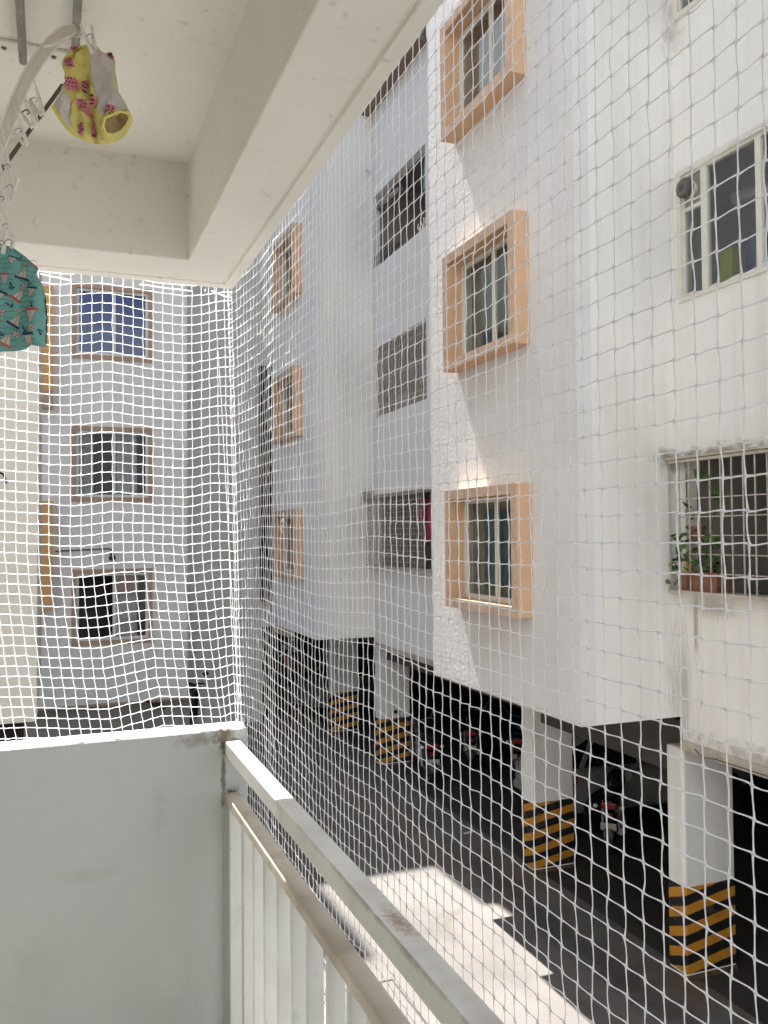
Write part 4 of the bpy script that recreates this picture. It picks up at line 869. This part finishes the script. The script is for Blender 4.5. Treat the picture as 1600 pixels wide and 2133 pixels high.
def scooter(label, loc, rz):
    t = thing('scooter', label, 'scooter', (0, 0, 0))
    wheel(t, (-.60, 0, .23), .23, .10); wheel(t, (.62, 0, .23), .23, .09)
    MB().loft([[(x, w*math.cos(a), z+h*math.sin(a)) for a in np.linspace(0, 2*PI, 14, endpoint=False)] for x, w, z, h in ((-.98, .05, .66, .05), (-.85, .16, .62, .15), (-.5, .21, .55, .22), (-.15, .19, .50, .20), (.0, .10, .42, .12))]).build('body', M['bpaint'], t, smooth=True)
    MB().loft([[(x, w*math.cos(a), z+h*math.sin(a)) for a in np.linspace(0, 2*PI, 12, endpoint=False)] for x, w, z, h in ((-.92, .08, .80, .03), (-.75, .15, .80, .05), (-.3, .15, .76, .05), (.02, .08, .72, .04))]).build('seat', M['black'], t, smooth=True)
    MB().box(-.1, .40, -.17, .17, .24, .30).build('floorboard', M['bpaint'], t, bevel=.02)
    MB().loft([[(x+dx, y, z) for y, z in ((-w, z0), (w, z0), (w*1.1, z1), (-w*1.1, z1))] for x, dx, w, z0, z1 in ((.38, 0, .19, .28, .88), (.50, 0, .12, .30, .92))]).build('front_apron', M['bpaint'], t, bevel=.03)
    MB().ball((.46, 0, .98), .10, .14, .09).build('headlight_cowl', M['bpaint'], t, smooth=True)
    MB().tube([(.62, 0, .23), (.46, 0, .9)], .03, 8).build('fork', M['steel'], t)
    MB().tube([(.30, .34, 1.0), (.40, .2, 1.03), (.42, 0, 1.0), (.40, -.2, 1.03), (.30, -.34, 1.0)], .018, 8).build('handlebar', M['black'], t, smooth=True)
    for s in (-1, 1):
        q = MB().ball((.34, s*.36, 1.24), .02, .075, .05).build('mirror', M['black'], t, smooth=True); MB().tube([(.37, s*.26, 1.03), (.35, s*.34, 1.2)], .008, 6).build('mirror_stem', M['black'], q)
    MB().box(-1.0, -.95, -.08, .08, .64, .70).build('tail_light', M['redlens'], t, bevel=.01); MB().box(-1.03, -1.02, -.1, .1, .42, .52).build('number_plate', M['plate'], t)
    t.location = loc; t.rotation_euler = (0, 0, rz); return t
scooter('black scooter standing alone by the grey wall beyond the end parapet', (3.05, 20.55, GZ+.22), math.radians(-95))
q = MB().tube([(1.93+.03*k, 19.05, GZ+1.12-.012*k+.03*math.sin(k)) for k in range(14)], .03, 7)
tag(q.build('hose_coil', M['black'], smooth=True), 'dark hose lying along the foot of the grey end block', 'hose')
# canopy and plants glimpsed in the passage beyond the pillars
tp = thing('canopy', 'pale beige canopy glimpsed in the dark gap beyond the farthest pillar', 'canopy', (5.5, 21.6, -2.6))
q = MB(); V = [tuple(at(x, y, 1, 20.9)) for x, y in ((570, 1306), (590, 1307), (613, 1313), (612, 1328), (600, 1327), (582, 1321), (573, 1316))]
q.add(V+[(x, y+.15, z+.06) for x, y, z in V], [tuple(range(7)), tuple(range(13, 6, -1))]+[(i, i+7, (i+1) % 7+7, (i+1) % 7) for i in range(7)])
q.build('sheet', mat('beige_sheet', (.80, .66, .50), .9, .05, 3), tp)
MB().tube([at(604, 1327, 1, 20.95), at(606, 1420, 1, 20.95)], .03, 8).build('post', M['steel'], tp)
pw = thing('potted_plant', 'pale leaved plant under the beige canopy in the far gap', 'potted plant', tuple(at(602, 1352, 1, 20.9)))
pv = at(602, 1350, 1, 20.9); leafy(pw, tuple(pv-Vector((0, 0, .15))), 40, .18, .35, mat('pale_leaf', (.60, .58, .50), .7, .2, 9), .10)
MB().lathe([(.10, -.5), (.16, -.2), (.15, -.18)], tuple(pv), 14).build('pot', M['terra'], pw, smooth=True)
# drain cover outline on the sunlit ground
dc = MB(); cx, cy = 3.15, 8.35
dc.slab(0, 0, .01, 0, .9, 0, .8, [(.015, .885, .015, .785)]); dc.v = [(cx-.6+p[2], cy-.8+p[1], GZ+.004+p[0]*.3) for p in dc.v]
tag(dc.build('drain_cover', mat('dark_gap', (.05, .045, .04), .9, 0)), 'square drain cover outlined by a dark gap in the sunlit ground', 'drain cover')
tag(MB().loft([[(x+.01*z, y, GZ+.006+z) for x, y in ((5.98, 12.02), (6.14, 12.05), (6.16, 12.10), (6.0, 12.09))] for z in (0, .012)]).build('scrap', M['curtain_w']), 'small pale scrap lying on the dark ground left of the white car', 'scrap')
